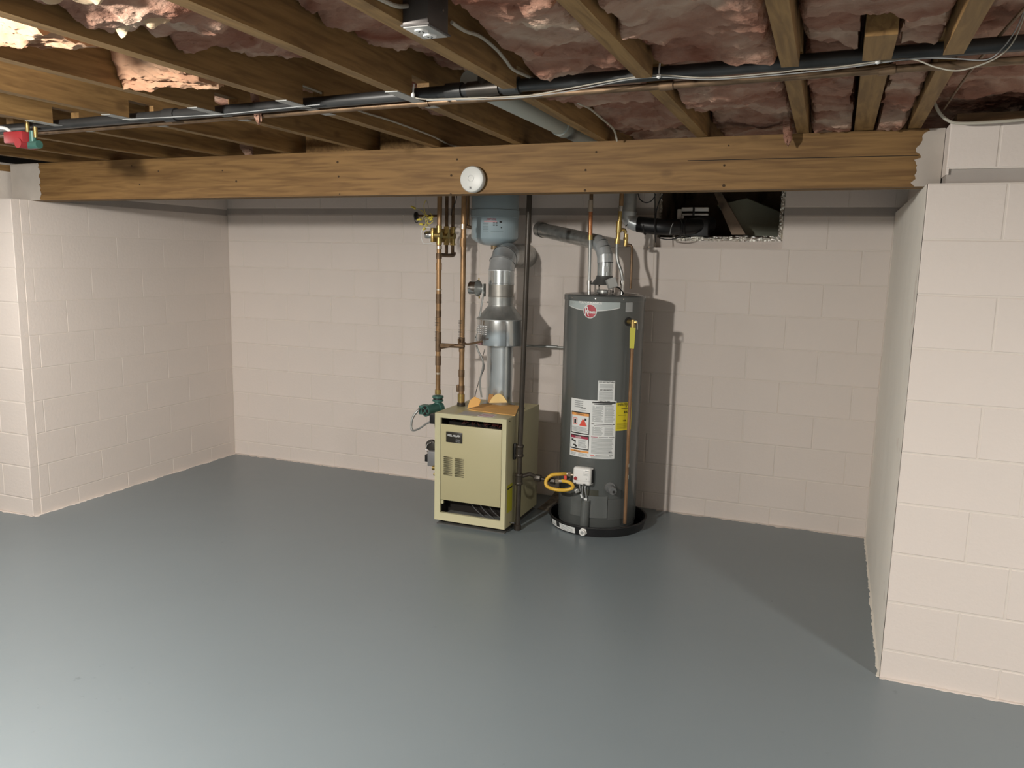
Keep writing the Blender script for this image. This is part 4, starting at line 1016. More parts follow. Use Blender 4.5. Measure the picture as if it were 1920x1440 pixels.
s_ = d.cross(Vector((0, 0, 1)))
k = MB()
for n_ in range(4):
    a = PI/4+n_*PI/2; p = c1_+(s_*math.cos(a)+Vector((0, 0, 1))*math.sin(a))*.021
    k.cyl(p, p+d*.004, .0075, .004, 8)
k.cyl(c1_, c1_+d*.004, .009, seg=12)
k.tube([c1_+(s_*math.cos(a)+Vector((0, 0, 1))*math.sin(a))*.033+d*.001 for a in [2*PI*i/20 for i in range(21)]], .0035, 6, smooth_path=False)
sub('end_spokes', k, GREENP, mo)
jb = c0_+d*.075+s_*(-.05)
if jb.x > c0_.x: jb = c0_+d*.075+s_*.05
obj('junction_box', MB().rbox(jb-Vector((.02, .04, .03)), jb+Vector((.02, .03, .028)), .005), GREENP, t)
q0 = jb+Vector((-.015, -.02, .01))
cv = [q0, ay(785, 768, 4.50), ay(774, 783, 4.48), ay(771, 800, 4.47), ay(775, 807, 4.46), ay(787, 803, 4.43), ay(800, 794, 4.41), ay(811, 790, 4.40)]
obj('conduit', MB().tube(cv, lambda s: .0075 if s < .55 else .006, 10), GALV2, t)
obj('return_pipe', MB().tube([(PX, PY, pz-.05), (PX, PY, .40), (PX+.02, PY, .36), (bx0_+.002, PY, .35)], .016, 12), COPPER2, t)
# ------------------------------------------------------------------ black gas pipe
GX, GY = -1.692, 4.43
gz = lambda v: ay(972, v, GY).z
t = thing('black_gas_pipe', 'black iron gas pipe dropping from the beam to the floor beside the boiler', 'pipe', (GX, GY, 0))
top = Vector((GX+.028, GY, 2.13))
obj('pipe', MB().cyl((GX, GY, .004), (GX+.003, GY, gz(845)), .0155, seg=16).cyl((GX+.003, GY, gz(845)), top, .0155, seg=16), BLKPIPE, t)
for v, h in ((845, .075), (898, .07)): obj('tee', MB().cyl((GX+.001, GY, gz(v)-h/2), (GX+.002, GY, gz(v)+h/2), .0225, seg=16).lathe([(.0225, -h/2), (.0255, -h/2+.004), (.0255, -h/2+.014), (.0225, -h/2+.018)], (GX+.001, GY, gz(v)), 16).lathe([(.0225, h/2-.018), (.0255, h/2-.014), (.0255, h/2-.004), (.0225, h/2)], (GX+.002, GY, gz(v)), 16), BLKPIPE, t)
obj('floor_cap', MB().lathe([(.022, 0), (.022, .03), (.018, .034)], (GX, GY, .001), 14), BLKPIPE, t)
obj('valve_handle', MB().rbox((GX-.036, GY-.012, gz(862)), (GX-.020, GY+.012, gz(832)), .004), BLACK, t)
z = gz(893); E1 = Vector((GX+.01, GY, z)); 
e2 = ay(1000, 892, 4.50); e3 = ay(1016, 899, 4.50)
obj('branch_pipe', MB().tube([E1, ay(985, 891, 4.45), ay(994, 889, 4.47), ay(1004, 894, 4.49), ay(1016, 898, 4.50), ay(1030, 900, 4.50)], .0125, 12), BLKPIPE, t)
obj('union', MB().lathe([(.014, -.022), (.021, -.018), (.024, 0), (.021, .02), (.014, .024)], ay(1008, 896, 4.495), 8, axis='x').lathe([(.012, -.018), (.02, -.014), (.02, .014), (.012, .018)], ay(1037, 902, 4.50), 8, axis='x'), BLKPIPE, t)
# ------------------------------------------------------------------ drain pan
HX, HY, HR = -1.303, 4.805, .2425
PNX, PNY, PNR = -1.29, 4.785, .302
t = pan = thing('drain_pan', 'round black plastic drain pan on the floor under the water heater', 'drain pan', (PNX, PNY, 0))
obj('pan_body', MB().lathe([(PNR-.018, .004), (PNR-.008, .056), (PNR-.006, .062), (PNR+.005, .062), (PNR+.006, .056), (PNR-.001, .054), (PNR-.012, .0), (.0001, .0), (.0001, .004)], (PNX, PNY, 0), 72, caps=False), BLACK, t)
pm = lambda th, z: (PNX+(PNR-.0115+.19*z+.0022)*math.sin(th), PNY-(PNR-.0115+.19*z+.0022)*math.cos(th), z)
k = MB(); a0 = cyl_hit(1034, 985, PNX, PNY, PNR)[0]; a1 = cyl_hit(1077, 1003, PNX, PNY, PNR)[0]
crect(pm, a0, .008, a1, .046, 0, 10)
pm2 = lambda th, z: (PNX+(PNR-.0115+.19*z+.003)*math.sin(th), PNY-(PNR-.0115+.19*z+.003)*math.cos(th), z)
crect(pm2, a0+.30*(a1-a0), .016, a0+.45*(a1-a0), .046, 1, 3)
for n_ in range(4): crect(pm2, a0+.52*(a1-a0), .013+.008*n_, a0+.93*(a1-a0), .016+.008*n_, 2, 5)
crect(pm2, a0+.05*(a1-a0), .02, a0+.22*(a1-a0), .024, 2, 2)
obj('pan_label', k, [PAPER, INK, INKG], t)
a = cyl_hit(1093, 1003, PNX, PNY, PNR)[0]; dv = Vector((math.sin(a), -math.cos(a), 0)); c_ = Vector((PNX, PNY, .030))+dv*(PNR-.006)
k = MB().cyl(c_, c_+dv*.012, .0245, seg=6).cyl(c_+dv*.012, c_+dv*.026, .0185, .0175, 18)
fit = obj('drain_fitting', k, WHITE, t, 'white threaded drain fitting')
sub('bore', MB().cyl(c_+dv*.0255, c_+dv*.0266, .0105, seg=16), GREY, fit)
# ------------------------------------------------------------------ water heater
t = wh = thing('water_heater', 'tall grey cylindrical gas water heater standing in a black drain pan', 'water heater', (HX, HY, .004))
HT = 1.428
seam = ay(1130, 566, HY-HR).z
obj('tank_body', MB().lathe([(HR-.004, .035), (HR, .04), (HR, seam)], (HX, HY, 0), 96, caps=False), HEATER, t)
obj('base_ring', MB().lathe([(HR-.012, .0045), (HR-.006, .006), (HR-.006, .037)], (HX, HY, 0), 72), HEATER2, t)
obj('top_lid', MB().lathe([(HR+.001, seam-.003), (HR+.003, seam), (HR+.003, HT-.006), (HR-.003, HT), (HR-.02, HT+.003), (.1, HT+.012), (.0001, HT+.014)], (HX, HY, 0), 96, caps=False), HEATER, t)
hm = lambda off: cylmap(HX, HY, HR+off)
k = MB()
for th in (-.62, .05, .72): 
    p = Vector(cylmap(HX, HY, HR+.003)(th, (seam+HT)/2)); nv = Vector((math.sin(th), -math.cos(th), 0)); obj('lid_screw', MB().cyl(p, p+nv*.002, .0035, seg=8), STEEL, t)
def ch(u, v): return cyl_hit(u, v, HX, HY, HR)
# silver band with lettering and round logo
k = MB(); aL = ch(1068.5, 565)[0]; aR = ch(1162.5, 570)[0]; zT = ch(1115, 562)[1]+.004; zE = ch(1115, 575.5)[1]; zM = ch(1118, 582.5)[1]
def band(off, mi, z_up, dz, aL=aL, aR=aR):
    V = []; n = 40; mp = hm(off)
    for i in range(n+1):
        s = i/n; th = aL+(aR-aL)*s; lo = zE+(zM-zE)*(1-(2*s-1)**2)-dz
        V += [mp(th, lo), mp(th, z_up)]
    k.add(V, [(2*i, 2*i+2, 2*i+3, 2*i+1) for i in range(n)], mi)
band(.0010, 1, zT+.001, .004, aL-.006, aR+.006); band(.0014, 0, zT, 0)
fn = hm(.0018)
put_text(k, 'PERFORMANCE', fn, ch(1086, 567)[0], ch(1107, 570)[1], ch(1129, 568)[0]-ch(1086, 567)[0], .014, 2, .015)
put_text(k, '50', fn, ch(1071, 566)[0], ch(1080, 570)[1], .14, .013, 3)
obj('brand_band', k, [SILVER, PAPER, WHITE, INKG], t)
k = MB(); la, lz_ = ch(1106.5, 583.5); lr = .0415
def disc(off, r, mi, n=40):
    mp = hm(off); V = [mp(la, lz_)]+[mp(la+r*math.cos(2*PI*i/n)/HR, lz_+r*math.sin(2*PI*i/n)) for i in range(n)]
    k.add(V, [(0, 1+i, 1+(i+1) % n) for i in range(n)], mi)
disc(.002, lr, 1); disc(.0024, lr*.90, 0)
fn = hm(.003)
put_text(k, 'R', fn, la-.031/HR, lz_-.028, .026/HR, .056, 1, .01); put_text(k, 'heem', fn, la-.010/HR, lz_-.014, .043/HR, .022, 1, .03)
obj('logo_badge', k, [RED, PAPER], t)
# stickers
def sticker(name, u0, v0, u1, v1, base, items, mats, zt=None, zb_=None, lab=None):
    """items: (s0,t0,s1,t1,mat index) or (text, s0,t0,w,h,mat index); t measured downward 0..1"""
    global k
    k = MB(); um, vm = (u0+u1)/2, (v0+v1)/2
    A0, A1 = ch(u0, vm)[0], ch(u1, vm)[0]; Z1 = ch(um, v0)[1] if zt is None else zt; Z0 = ch(um, v1)[1] if zb_ is None else zb_
    crect(hm(.0010), A0, Z0, A1, Z1, 0, 16)
    for n_, it in enumerate(items):
        if isinstance(it[0], str):
            s, s0, t0, w_, h_, mi = it[:6]
            put_text(k, s, hm(.0024), A0+s0*(A1-A0), Z1-(t0+h_)*(Z1-Z0), w_*(A1-A0), h_*(Z1-Z0), mi, .01)
        else:
            s0, t0, s1, t1, mi = it[:5]; off = .0014+(it[5] if len(it) > 5 else 0)*.0004
            crect(hm(off), A0+s0*(A1-A0), Z1-t1*(Z1-Z0), A0+s1*(A1-A0), Z1-t0*(Z1-Z0), mi, max(2, int((s1-s0)*14)))
    o = obj(name, k, mats, t)
    if lab: o['label'] = lab
    return o
zs1 = ch(1070.5, 745)[1]; zs0 = ch(1064.5, 851)[1]
def lines(s0, s1, t0, t1, n, mi, jag=True):
    out = []
    for i in range(n):
        a = t0+(t1-t0)*i/n; out.append((s0, a, s1-(random.uniform(0, .04) if jag else 0), a+(t1-t0)/n*.55, mi))
    return out
IM = [PAPER, INK, INKG, INKO, INKR, INKRR]
it = []
it += lines(.10, .32, .03, .16, 4, 2)+[('RHEEM 50G', .25, .135, .12, .022, 1), ('XG50T06', .22, .18, .16, .012, 2)]
# warning box 1
it += [(.02, .22, .46, .60, 1), (.038, .240, .442, .580, 0, 1), (.038, .240, .442, .285, 3, 2), ('WARNING', .15, .247, .18, .026, 1)]
it += [(.08, .33, .18, .44, 5, 2), (.09, .34, .17, .43, 0, 3), (.105, .35, .155, .425, 1, 4)]
it += [(.24+.018*i, .43-.028*i, .40-.018*i, .43-.028*(i-1), 5, 2) for i in range(4)] + [(.35, .32, .39, .36, 1, 3)]
it += [(a, b, c, d_, m_, 2) for a, b, c, d_, m_ in lines(.05, .43, .48, .57, 5, 2)]
# box 2
it += [(.02, .62, .46, .87, 1), (.038, .640, .442, .850, 0, 1), (.038, .640, .442, .68, 4, 2), ('DANGER', .15, .645, .14, .024, 0)]
it += [(.05, .70, .10, .735, 1, 2), (.09, .715, .16, .74, 1, 2), (.13, .735, .16, .765, 1, 2), (.10, .79, .17, .815, 1, 2), (.14, .805, .19, .835, 1, 2)]
it += [(a, b, c, d_, m_, 2) for a, b, c, d_, m_ in lines(.22, .42, .70, .84, 7, 2)]
it += [(.02, .885, .46, .92, 3), ('WARNING', .12, .892, .16, .022, 1)]+lines(.03, .20, .935, .985, 3, 2)+lines(.23, .45, .935, .985, 3, 2)
# text columns
it += [(.50, .02, .98, .045, 1)]+lines(.54, .93, .055, .08, 1, 1)+lines(.51, .73, .09, .37, 16, 2)+lines(.76, .97, .09, .37, 16, 2)
it += [(.50, .395, .56, .41, 1), (.58, .398, .92, .408, 1), (.93, .395, .98, .41, 1)]+lines(.55, .95, .425, .44, 1, 1)+lines(.52, .74, .455, .60, 8, 2)+lines(.77, .97, .455, .60, 8, 2)
it += [(.50, .62, .64, .63, 4), (.66, .622, .85, .63, 1), (.87, .62, .98, .63, 1)]+lines(.51, .97, .65, .92, 17, 2)
it += [(.50, .94, .58, .953, 5), (.60, .943, .86, .951, 1), (.88, .94, .97, .953, 1)]+lines(.51, .97, .96, .99, 2, 2)+[('$/1', .87, .87, .06, .025, 1)]
sticker('warning_label', 1070, 744, 1154, 862, PAPER, it, IM, zs1, zs0, 'large white label of warnings and instructions')
it = [('DO NOT RETURN', .06, .03, .88, .07, 1)]+lines(.08, .92, .15, .34, 6, 2)+[('NO REGRESO', .12, .38, .72, .07, 1)]+lines(.08, .92, .49, .86, 10, 2)+[('1-800-278-0000', .08, .90, .65, .06, 1)]
sticker('notice_label', 1121, 714, 1152.5, 753, PAPER, it, IM, ch(1136, 714)[1], zs1-.012, 'small white notice label above the large one')
it = [('ENERGYGUIDE', .08, .02, .86, .09, 1), (.55, .13, .62, .17, 1)]+lines(.3, .85, .20, .24, 1, 1)+[('$425', .45, .30, .38, .09, 1), (.14, .45, .60, .46, 1), ('68', .42, .62, .18, .05, 1)]+lines(.08, .92, .74, .95, 6, 1)
IMY = [YELLOW, INK, mat('dim_print', (.40, .33, .02), .6)]
it = [x if isinstance(x[0], str) or x[4] != 1 or x[3]-x[1] < .015 or x[1] > .6 else x for x in it]
sticker('energy_label', 1154.5, 752, 1183.5, 808, YELLOW, [(i if isinstance(i[0], str) else (*i[:4], 2 if i[1] > .7 else i[4])) for i in it], IMY, zs1-.012, ch(1168, 807)[1], 'yellow energy label with dark print')
sticker('serial_label', 1173, 564.5, 1186, 585, PAPER, lines(.1, .9, .08, .9, 8, 2), [mat('label_dim', (.42, .43, .43), .5), INK, INKG], None, None, 'small pale label near the top')
# gas control
ga, gzc = ch(1096, 890); 
gd = Vector((math.sin(ga), -math.cos(ga), 0)); gs = Vector((math.cos(ga), math.sin(ga), 0)); gb = Vector((HX, HY, gzc))+gd*(HR-.002)
def gbox(mb_, s0, s1, z0, z1, d0, d1, taper=.0, mi=0, r=.006):
    bm = bmesh.new(); bmesh.ops.create_cube(bm, size=1)
    for v in bm.verts:
        s = s0 if v.co.x < 0 else s1; z = z0 if v.co.z < 0 else z1; d_ = d0 if v.co.y < 0 else d1
        if v.co.y > 0: s = s*(1-taper); z = z*(1-taper*.6)
        v.co = gb+gs*s+gd*d_+Vector((0, 0, z))
    bmesh.ops.recalc_face_normals(bm, faces=bm.faces)
    if r: bmesh.ops.bevel(bm, geom=list(bm.edges), offset=r, segments=3, affect='EDGES', profile=.5)
    bm.verts.index_update(); mb_.add([v.co[:] for v in bm.verts], [[v.index for v in f.verts] for f in bm.faces], mi, True); bm.free()
k = MB(); gbox(k, -.050, .056, -.050, .050, .0, .024, 0, 0, .003); gbox(k, -.058, .058, -.054, .054, .014, .056, .05, 0, .014)
gc = obj('gas_control', k, WHITE, t, 'white gas control box')
k = MB(); c_ = gb+gd*.0545+gs*-.036+Vector((0, 0, -.014)); k.cyl(c_, c_+gd*.009, .0115, .0095, 16); sub('ignition_button', k, REDP, gc, 'red button')
k = MB(); gbox(k, .014, .028, -.052, -.041, .03, .0566, 0, 0, 0); gbox(k, -.040, -.032, -.047, -.040, .03, .0566, 0, 0, 0); gbox(k, .030, .036, -.012, -.008, .03, .0566, 0, 0, 0)
sub('port', k, INK, gc)
k = MB(); gbox(k, .024, .046, .036, .040, .03, .0565, 0, 0, 0)
for i in range(3): gbox(k, .012, .044, .010+.007*i, .012+.007*i, .03, .0565, 0, 0, 0)
gbox(k, -.045, .052, -.026, -.0248, .03, .0563, 0, 0, 0)
sub('printing', k, INKG, gc)
k = MB(); gbox(k, .050, .060, -.042, .042, .0, .034, 0, 0, .003); sub('side_block', k, BLACK, gc)
gwz = Vector((0, 0, -.052))
for n_, (s0, s1, dz) in enumerate([(.010, .006, -.095), (.020, .022, -.085), (.028, .026, -.080), (-.012, .0, -.075)]):
    p0 = gb+gs*s0+gd*.05+gwz; obj('lead_wire', MB().tube([p0, p0+Vector((0, 0, -.03))+gs*(.006 if n_ % 2 else -.004), gb+gs*s1+gd*.02+gwz+Vector((0, 0, dz))], .0032, 8), GREY, t)
def tagplate(c_, w_, h_, rot):
    b = MB(); rs = gs*math.cos(rot)+Vector((0, 0, 1))*math.sin(rot); rt = -gs*math.sin(rot)+Vector((0, 0, 1))*math.cos(rot)
    P = [c_-rs*w_-rt*h_, c_+rs*w_-rt*h_, c_+rs*w_+rt*h_, c_-rs*w_+rt*h_]
    return b.prism(P, gd*.0015)
for (u, v, w_, h_, ro) in [(1085, 919, .014, .011, .45), (1092.5, 928, .0045, .013, .35), (1100, 935, .0085, .0095, -.1)]:
    a, zq = ch(u, v); obj('wire_tag', tagplate(Vector(cylmap(HX, HY, HR+.02)(a, zq)), w_, h_, ro), PAPER, t)
# access cover, burner pipe and drain valve
def cover(u0, v0, u1, v1, off, m_, nm, th_=.004):
    global k
    k = MB(); A0 = ch(u0, (v0+v1)/2)[0]; A1 = ch(u1, (v0+v1)/2)[0]; Z1 = ch((u0+u1)/2, v0)[1]; Z0 = ch((u0+u1)/2, v1)[1]; n = 14; V = []
    for i in range(n+1):
        th = A0+(A1-A0)*i/n
        for (o_, z) in ((0, Z0), (off, Z0), (off, Z1), (0, Z1)): V.append(hm(o_)(th, z))
    F = [(4*i+j, 4*i+4+j, 4*i+4+(j+1) % 4, 4*i+(j+1) % 4) for i in range(n) for j in range(4)]+[(0, 1, 2, 3), (4*n, 4*n+3, 4*n+2, 4*n+1)]
    k.add(V, F); return obj(nm, k, m_, t)
cover(1071, 929, 1138, 970, .006, HEATER, 'access_cover')
cover(1139, 936, 1170, 974, .004, HEATER2, 'side_cover')
cover(1081, 918, 1122, 935, .0015, mat('sight_glass', (.05, .05, .035), .35), 'sight_window')
a, zq = ch(1098.5, 960)
p1 = Vector(hm(.012)(a, ch(1098, 936)[1])); p0 = Vector(hm(.012)(a-.02, ch(1095, 984)[1]))
obj('burner_duct', MB().cyl(p0, p1, .0275, seg=20), HEATER, t)
a, zq = ch(1144, 915); dv = Vector((math.sin(a), -math.cos(a), 0)); c_ = Vector((HX, HY, zq+.003))+dv*(HR-.002)
dvv = obj('drain_valve', MB().cyl(c_, c_+dv*.012, .034, .031, 22).cyl(c_+dv*.012, c_+dv*.045+Vector((0, 0, -.006)), .021, .023, 18).cyl(c_+dv*.045+Vector((0, 0, -.006)), c_+dv*.060+Vector((0, 0, -.008)), .025, .022, 8), mat('valve_grey', (.16, .165, .165), .45), t)
sub('bore', MB().cyl(c_+dv*.0595+Vector((.004, 0, -.011)), c_+dv*.0612+Vector((.004, 0, -.011)), .0085, seg=14), INK, dvv)
# relief valve, tag and discharge pipe
a, zq = ch(1178, 603); dv = Vector((math.sin(a), -math.cos(a), 0)); c_ = Vector((HX, HY, zq))+dv*(HR-.001)
obj('relief_port', MB().cyl(c_, c_+dv*.003, .026, seg=20), INK, t)
rvd = Vector((.70, -.71, 0)).normalized()
e_ = c_+dv*.048
rv = obj('relief_valve', MB().cyl(c_, e_, .013, seg=14).cyl(e_+Vector((0, 0, -.05)), e_+Vector((0, 0, .014)), .0145, seg=14).cyl(e_, e_+Vector((.022, 0, .002)), .012, seg=12), BRASS, t)
sub('test_lever', MB().tube([e_+Vector((.012, -.012, .012)), e_+Vector((.026, -.014, .008)), e_+Vector((.03, -.014, -.04))], .0028, 6), STEEL, rv)
k = MB(); P_ = [e_+Vector((-.013, -.02, -.03)), e_+Vector((.020, -.02, -.03)), e_+Vector((.016, -.02, -.150)), e_+Vector((-.010, -.02, -.150))]
k.prism(P_, (0, .0015, 0)); sub('warning_tag', k, YLIME, rv, 'yellow tag hanging on the valve')
dz0 = ch(1192, 962)[1]
pb = Vector((HX, HY, 0))+Vector((math.sin(a+.02), -math.cos(a+.02), 0))*(HR+.044)
obj('discharge_pipe', MB().cyl((e_.x, e_.y, e_.z-.045), (pb.x, pb.y, .07), .0105, seg=14), mat('brown_copper', (.33, .19, .10), .45, .5, 12, .35), t)
obj('discharge_label', MB().cyl((pb.x, pb.y, .42), (pb.x, pb.y, .44), .0113, seg=14).cyl((pb.x, pb.y, .345), (pb.x, pb.y, .37), .0113, seg=14), CREAM, t)
# draft hood on top
VX, VY = ay(1133, 535, 4.82).x, 4.82
zv = lambda v: ay(1134, v, VY).z
htop = HT+.012
obj('flue_outlet', MB().lathe([(.046, htop-.004), (.046, htop+.012), (.05, htop+.014)], (VX, VY, 0), 24), GALV2, t)
k = MB()
for n_ in range(4):
    aa = PI/4+n_*PI/2; p = Vector((VX+.062*math.cos(aa), VY+.062*math.sin(aa), htop-.008)); k.box(p-Vector((.005, .002, 0)), p+Vector((.005, .002, .07)))
obj('hood_leg', k, MATS['black_iron'], t)
obj('draft_hood', MB().lathe([(.080, htop+.045), (.078, htop+.050), (.052, htop+.085), (.049, htop+.10)], (VX, VY, 0), 32, caps=False), mat('hood_dark', (.16, .165, .165), .4, .6), t)
p = ay(1147, 531, 4.73)
k = MB(); bm = bmesh.new(); bmesh.ops.create_cube(bm, size=1)
R3 = Matrix.Rotation(-.35, 3, 'Y')@Matrix.Rotation(.5, 3, 'Z')
for v in bm.verts: v.co = p+R3@Vector((v.co.x*.055, v.co.y*.045, v.co.z*.058))
bmesh.ops.bevel(bm, geom=list(bm.edges), offset=.003, segments=2, affect='EDGES'); bm.verts.index_update()
k.add([v.co[:] for v in bm.verts], [[v.index for v in f.verts] for f in bm.faces], 0, True); bm.free()
obj('damper_switch_box', k, mat('light_grey_box', (.42, .43, .42), .45), t)
obj('switch_lead', MB().tube([p+Vector((.02, .0, -.02)), p+Vector((.045, .02, -.03)), (p.x+.06, p.y+.06, htop-.003), (p.x+.03, p.y+.1, htop)], .004, 8), BLACK, t)
# connectors on top
def flex(name, label, pts, r, m_, ends, top_pts=None):
    tt = thing(name, label, 'pipe', pts[-1])
    obj('flexible_connector', MB().tube(pts, r, 12), m_, tt)
    for a, b, rr, mm, nm in ends: obj(nm, MB().cyl(a, b, rr, seg=14), mm, tt)
    return tt
yc = 4.80
cpx = lambda u, v: ay(u, v, yc)
b0 = cpx(1104.5, 541); 
flex('cold_water_connector', 'left water line with bright copper and braided hose above the heater', [cpx(1106.5, 450), cpx(1105.5, 500), cpx(1104.5, 530)], .0095, GALV2,
     [(Vector((cpx(1108.5, 366).x, yc, 2.13)), cpx(1108.5, 375), .0115, COPPER2, 'upper_pipe'), (cpx(1108, 375), cpx(1107.5, 397), .0145, SOLDER, 'union'), (cpx(1107.5, 397), cpx(1106.6, 446), .0125, NEWCOP, 'copper_pipe'), (cpx(1106.8, 441), cpx(1106.5, 450), .016, BRASS, 'brass_nut'), (cpx(1105, 526), cpx(1104.6, 534), .0145, STEEL, 'lower_nut'), (cpx(1104.6, 534), Vector((b0.x, yc, HT+.0)), .012, STEEL, 'nipple')])
b1 = cpx(1167, 541)
flex('hot_water_connector', 'right water line with brass valve and curved braided hose above the heater', [cpx(1157, 455), cpx(1156.5, 470), cpx(1158.5, 490), cpx(1164.5, 508), cpx(1167, 522), cpx(1167, 532)], .0095, GALV2,
     [(Vector((cpx(1166, 360).x, yc, 2.13)), cpx(1164.5, 388), .013, COPPER, 'upper_pipe'), (cpx(1164.3, 386), cpx(1163.5, 396), .0145, STEEL, 'union'), (cpx(1163.4, 396), cpx(1158, 452), .0115, BRASS, 'brass_pipe'), (cpx(1161, 415), cpx(1159.8, 436), .017, BRASS, 'brass_tee'), (cpx(1158.2, 448), cpx(1157, 457), .0165, BRASS, 'brass_nut'), (cpx(1167, 526), cpx(1167, 535), .0145, STEEL, 'lower_nut'), (cpx(1167, 534), Vector((b1.x, yc, HT+.0)), .012, STEEL, 'nipple')])
t2 = thing('thermal_bypass_pipe', 'thin copper pipe stepping down behind the right water line', 'pipe', cpx(1183, 541))
obj('branch', MB().tube([cpx(1161, 431)+Vector((0, .01, 0)), ay(1170, 431, 4.83), ay(1173, 437, 4.84)], .0105, 12), BRASS, t2)
obj('brass_fitting', MB().cyl(ay(1174, 438, 4.84), ay(1172.5, 462, 4.84), .0125, seg=12).cyl(ay(1173.5, 445, 4.84), ay(1173, 450, 4.84), .0155, seg=8), BRASS, t2)
obj('pipe', MB().tube([ay(1172, 460, 4.84), ay(1174, 461, 4.84), ay(1183, 460, 4.84), ay(1185, 463, 4.84), ay(1182.5, 541, 4.84)], .0075, 12, smooth_path=False), COPPER2, t2)
# ------------------------------------------------------------------ heater vent pipe
t = thing('heater_vent_pipe', 'galvanised vent pipe rising from the heater and slanting left into the wall', 'vent pipe', (VX, VY, htop+.09))
vz0 = htop+.095; vr = .046
pe = Vector((VX, VY, vz0+.085))
W = Vector((-1.885, YB, 1.828)); q1 = Vector((VX-.062, VY+.045, vz0+.205))
dirv = (W-q1).normalized()
obj('vertical_pipe', MB().cyl((VX, VY, vz0-.02), pe, vr, seg=28, caps=False), GALV, t)
arc = []
for i in range(5):
    s = i/4; P0_, P1_, P2_ = pe, pe+Vector((0, 0, .085)), q1
    arc.append(P0_*(1-s)**2+P1_*2*s*(1-s)+P2_*s*s)
for i in range(4):
    obj('elbow_gore', MB().cyl(arc[i]-(arc[i+1]-arc[i])*.06, arc[i+1]+(arc[i+1]-arc[i])*.22, vr+.003, vr+.001, 28, caps=False), GALVE, t)
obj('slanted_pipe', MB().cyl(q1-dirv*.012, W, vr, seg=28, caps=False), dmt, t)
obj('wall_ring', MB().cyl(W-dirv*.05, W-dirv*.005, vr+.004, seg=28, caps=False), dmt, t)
k = MB(); p = Vector((VX+.02, VY-vr-.0005, vz0+.03)); k.box(p-Vector((.012, .001, .0)), p+Vector((.016, .002, .03))); obj('vent_label', k, GREY, t)
# ------------------------------------------------------------------ yellow gas hose
gin = gb+gs*-.052+gd*.028+Vector((0, 0, -.004))
t = thing('yellow_gas_hose', 'yellow flexible gas hose looping from the gas pipe to the heater control', 'gas hose', ay(1045, 900, 4.46))
hy = 4.48
H = [gin+gs*-.055, ay(1050, 889, 4.50), ay(1034, 891, 4.47), ay(1024, 901, 4.46), ay(1026, 912, 4.45), ay(1042, 918, 4.44), ay(1060, 919, 4.45), ay(1073, 915, 4.46), ay(1073, 909, 4.48), ay(1066, 904, 4.49), ay(1056, 902, 4.495), ay(1052, 901.5, 4.50)]
obj('hose', MB().tube(H, .0105, 12), GASY, t)
g0 = H[0]
obj('hose_nut', MB().cyl(g0, g0+gs*.012, .012, seg=10).cyl(g0+gs*.012, g0+gs*.032, .0145, seg=6).cyl(g0+gs*.032, gin+gs*.01, .009, seg=12), SOLDER, t)
e1 = ay(1055, 902, 4.497); e0 = ay(1041, 902, 4.50)
obj('hose_nut', MB().cyl(e1, e1.lerp(e0, .45), .0115, seg=10).cyl(e1.lerp(e0, .45), e0, .0145, seg=6), SOLDER, t)
p = ay(1058, 897, 4.49); tag(obj('orange_tag', MB().box((p.x-.008, 4.51, p.z-.014), (p.x+.008, 4.512, p.z+.012)), INKRR), 'small orange tag behind the yellow hose nuts', 'tag')
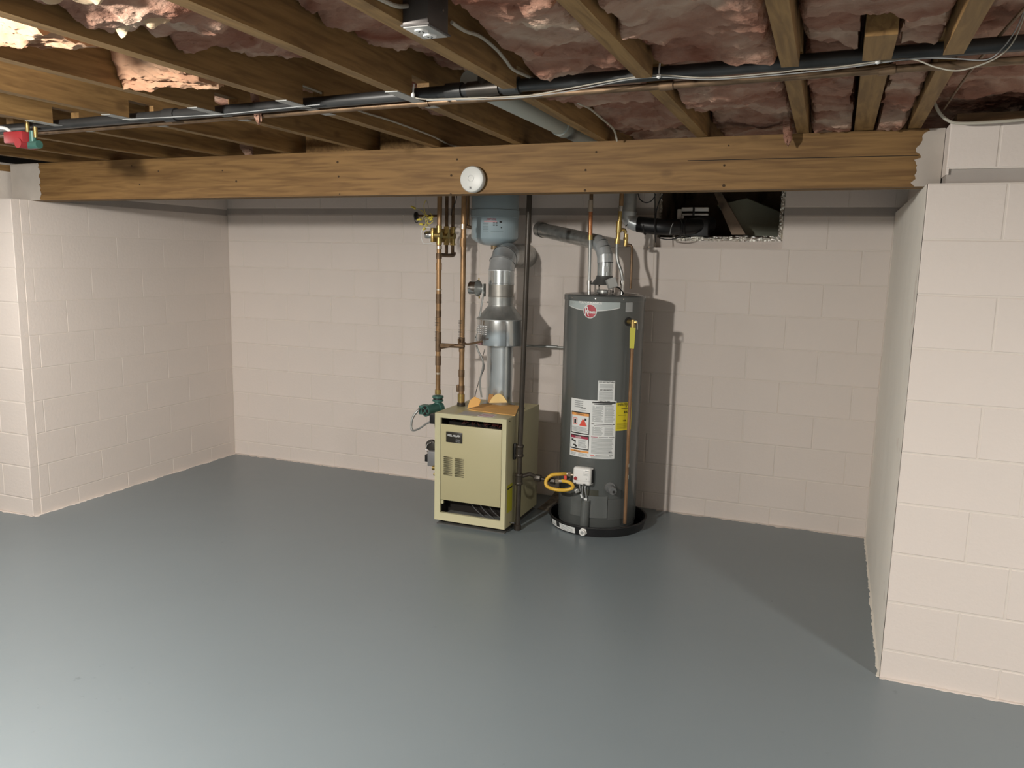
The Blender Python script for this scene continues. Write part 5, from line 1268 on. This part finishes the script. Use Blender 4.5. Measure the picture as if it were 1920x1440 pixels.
# ------------------------------------------------------------------ exhaust duct into the opening
t = thing('black_vent_duct', 'black duct with a galvanised elbow running into the opening in the back wall', 'duct', ay(1200, 420, 5.12))
yd = 5.11
e0 = Vector((ay(1182, 395, yd).x, yd, 2.13)); e1 = ay(1180, 398, yd); e2 = ay(1188, 421, yd)
obj('vertical_duct', MB().cyl(e0, e1, .042, seg=24, caps=False), GALV2, t)
arc = [e1, ay(1179, 408, yd), ay(1183, 416, yd), ay(1192, 420, yd), ay(1198, 421, yd)]
for i in range(4):
    dd = arc[i+1]-arc[i]; obj('elbow_gore', MB().cyl(arc[i]-dd*.1, arc[i+1]+dd*.25, .046, .044, 24, caps=False), GALVE, t)
obj('black_sleeve', MB().tube([ay(1196, 420.5, yd), ay(1225, 424, yd), ay(1255, 426, 5.13), ay(1300, 424, 5.24), ay(1332, 420, 5.36)], .050, 20), BLACK, t)
k = MB()
for u in (1210, 1232, 1262, 1285): 
    p = ay(u, 425, yd+(.0 if u < 1240 else .05)); k.lathe([(.051, -.003), (.053, 0), (.051, .003)], p, 20, axis='x')
obj('rib', k, BLACK, t)
p = ay(1303, 422, 5.25)
obj('duct_box', MB().rbox((p.x-.10, 5.24, 1.795), (p.x+.085, 5.42, 1.895), .006), BLACK, t)
t = thing('white_bracket', 'white plastic bracket with two bars inside the opening above the black duct', 'bracket', ay(1300, 400, 5.27))
yw = 5.28
def pxbox(u0, v0, u1, v1, y0, y1):
    a, b = ay(u0, v0, y0), ay(u1, v1, y0); return (min(a.x, b.x), y0, min(a.z, b.z)), (max(a.x, b.x), y1, max(a.z, b.z))
obj('upper_bar', MB().rbox(*pxbox(1278, 389, 1328, 396, yw, yw+.03), .003), WHITE, t)
obj('lower_bar', MB().rbox(*pxbox(1279, 400.5, 1327, 404, yw, yw+.03), .003), WHITE, t)
obj('end_post', MB().rbox(*pxbox(1270, 392, 1277, 411, yw, yw+.03), .004).cyl(ay(1280, 407, yw-.004), ay(1280, 407, yw+.02), .009, seg=12), WHITE, t)
obj('strap', MB().rbox(*pxbox(1299, 388, 1302, 405, yw-.004, yw+.034), .002), BLACK, t)
for n_, (pts, lab) in enumerate([([(1196, 362), (1200, 374), (1211, 380), (1222, 376), (1230, 364)], 'black cable looping below the beam beside the galvanised duct'), ([(1228, 360), (1228, 395), (1228, 420), (1229, 455)], 'straight black cable hanging in front of the black duct'), ([(1243, 364), (1236, 378), (1231, 395), (1229, 415)], 'slanted black cable crossing the left foil edge of the opening'), ([(1235, 446), (1252, 449), (1270, 446), (1278, 436), (1279, 420), (1276, 410)], 'thin black cable drooping below the black duct'), ([(1256, 440), (1258, 428), (1262, 418)], 'short thin cable lying over the black duct')]):
    cable('black_cable', lab, [ay(u, v, 5.045 if n_ != 0 else 5.0) for u, v in pts], .0032 if n_ != 4 else .002, BLACK if n_ != 4 else GREY)
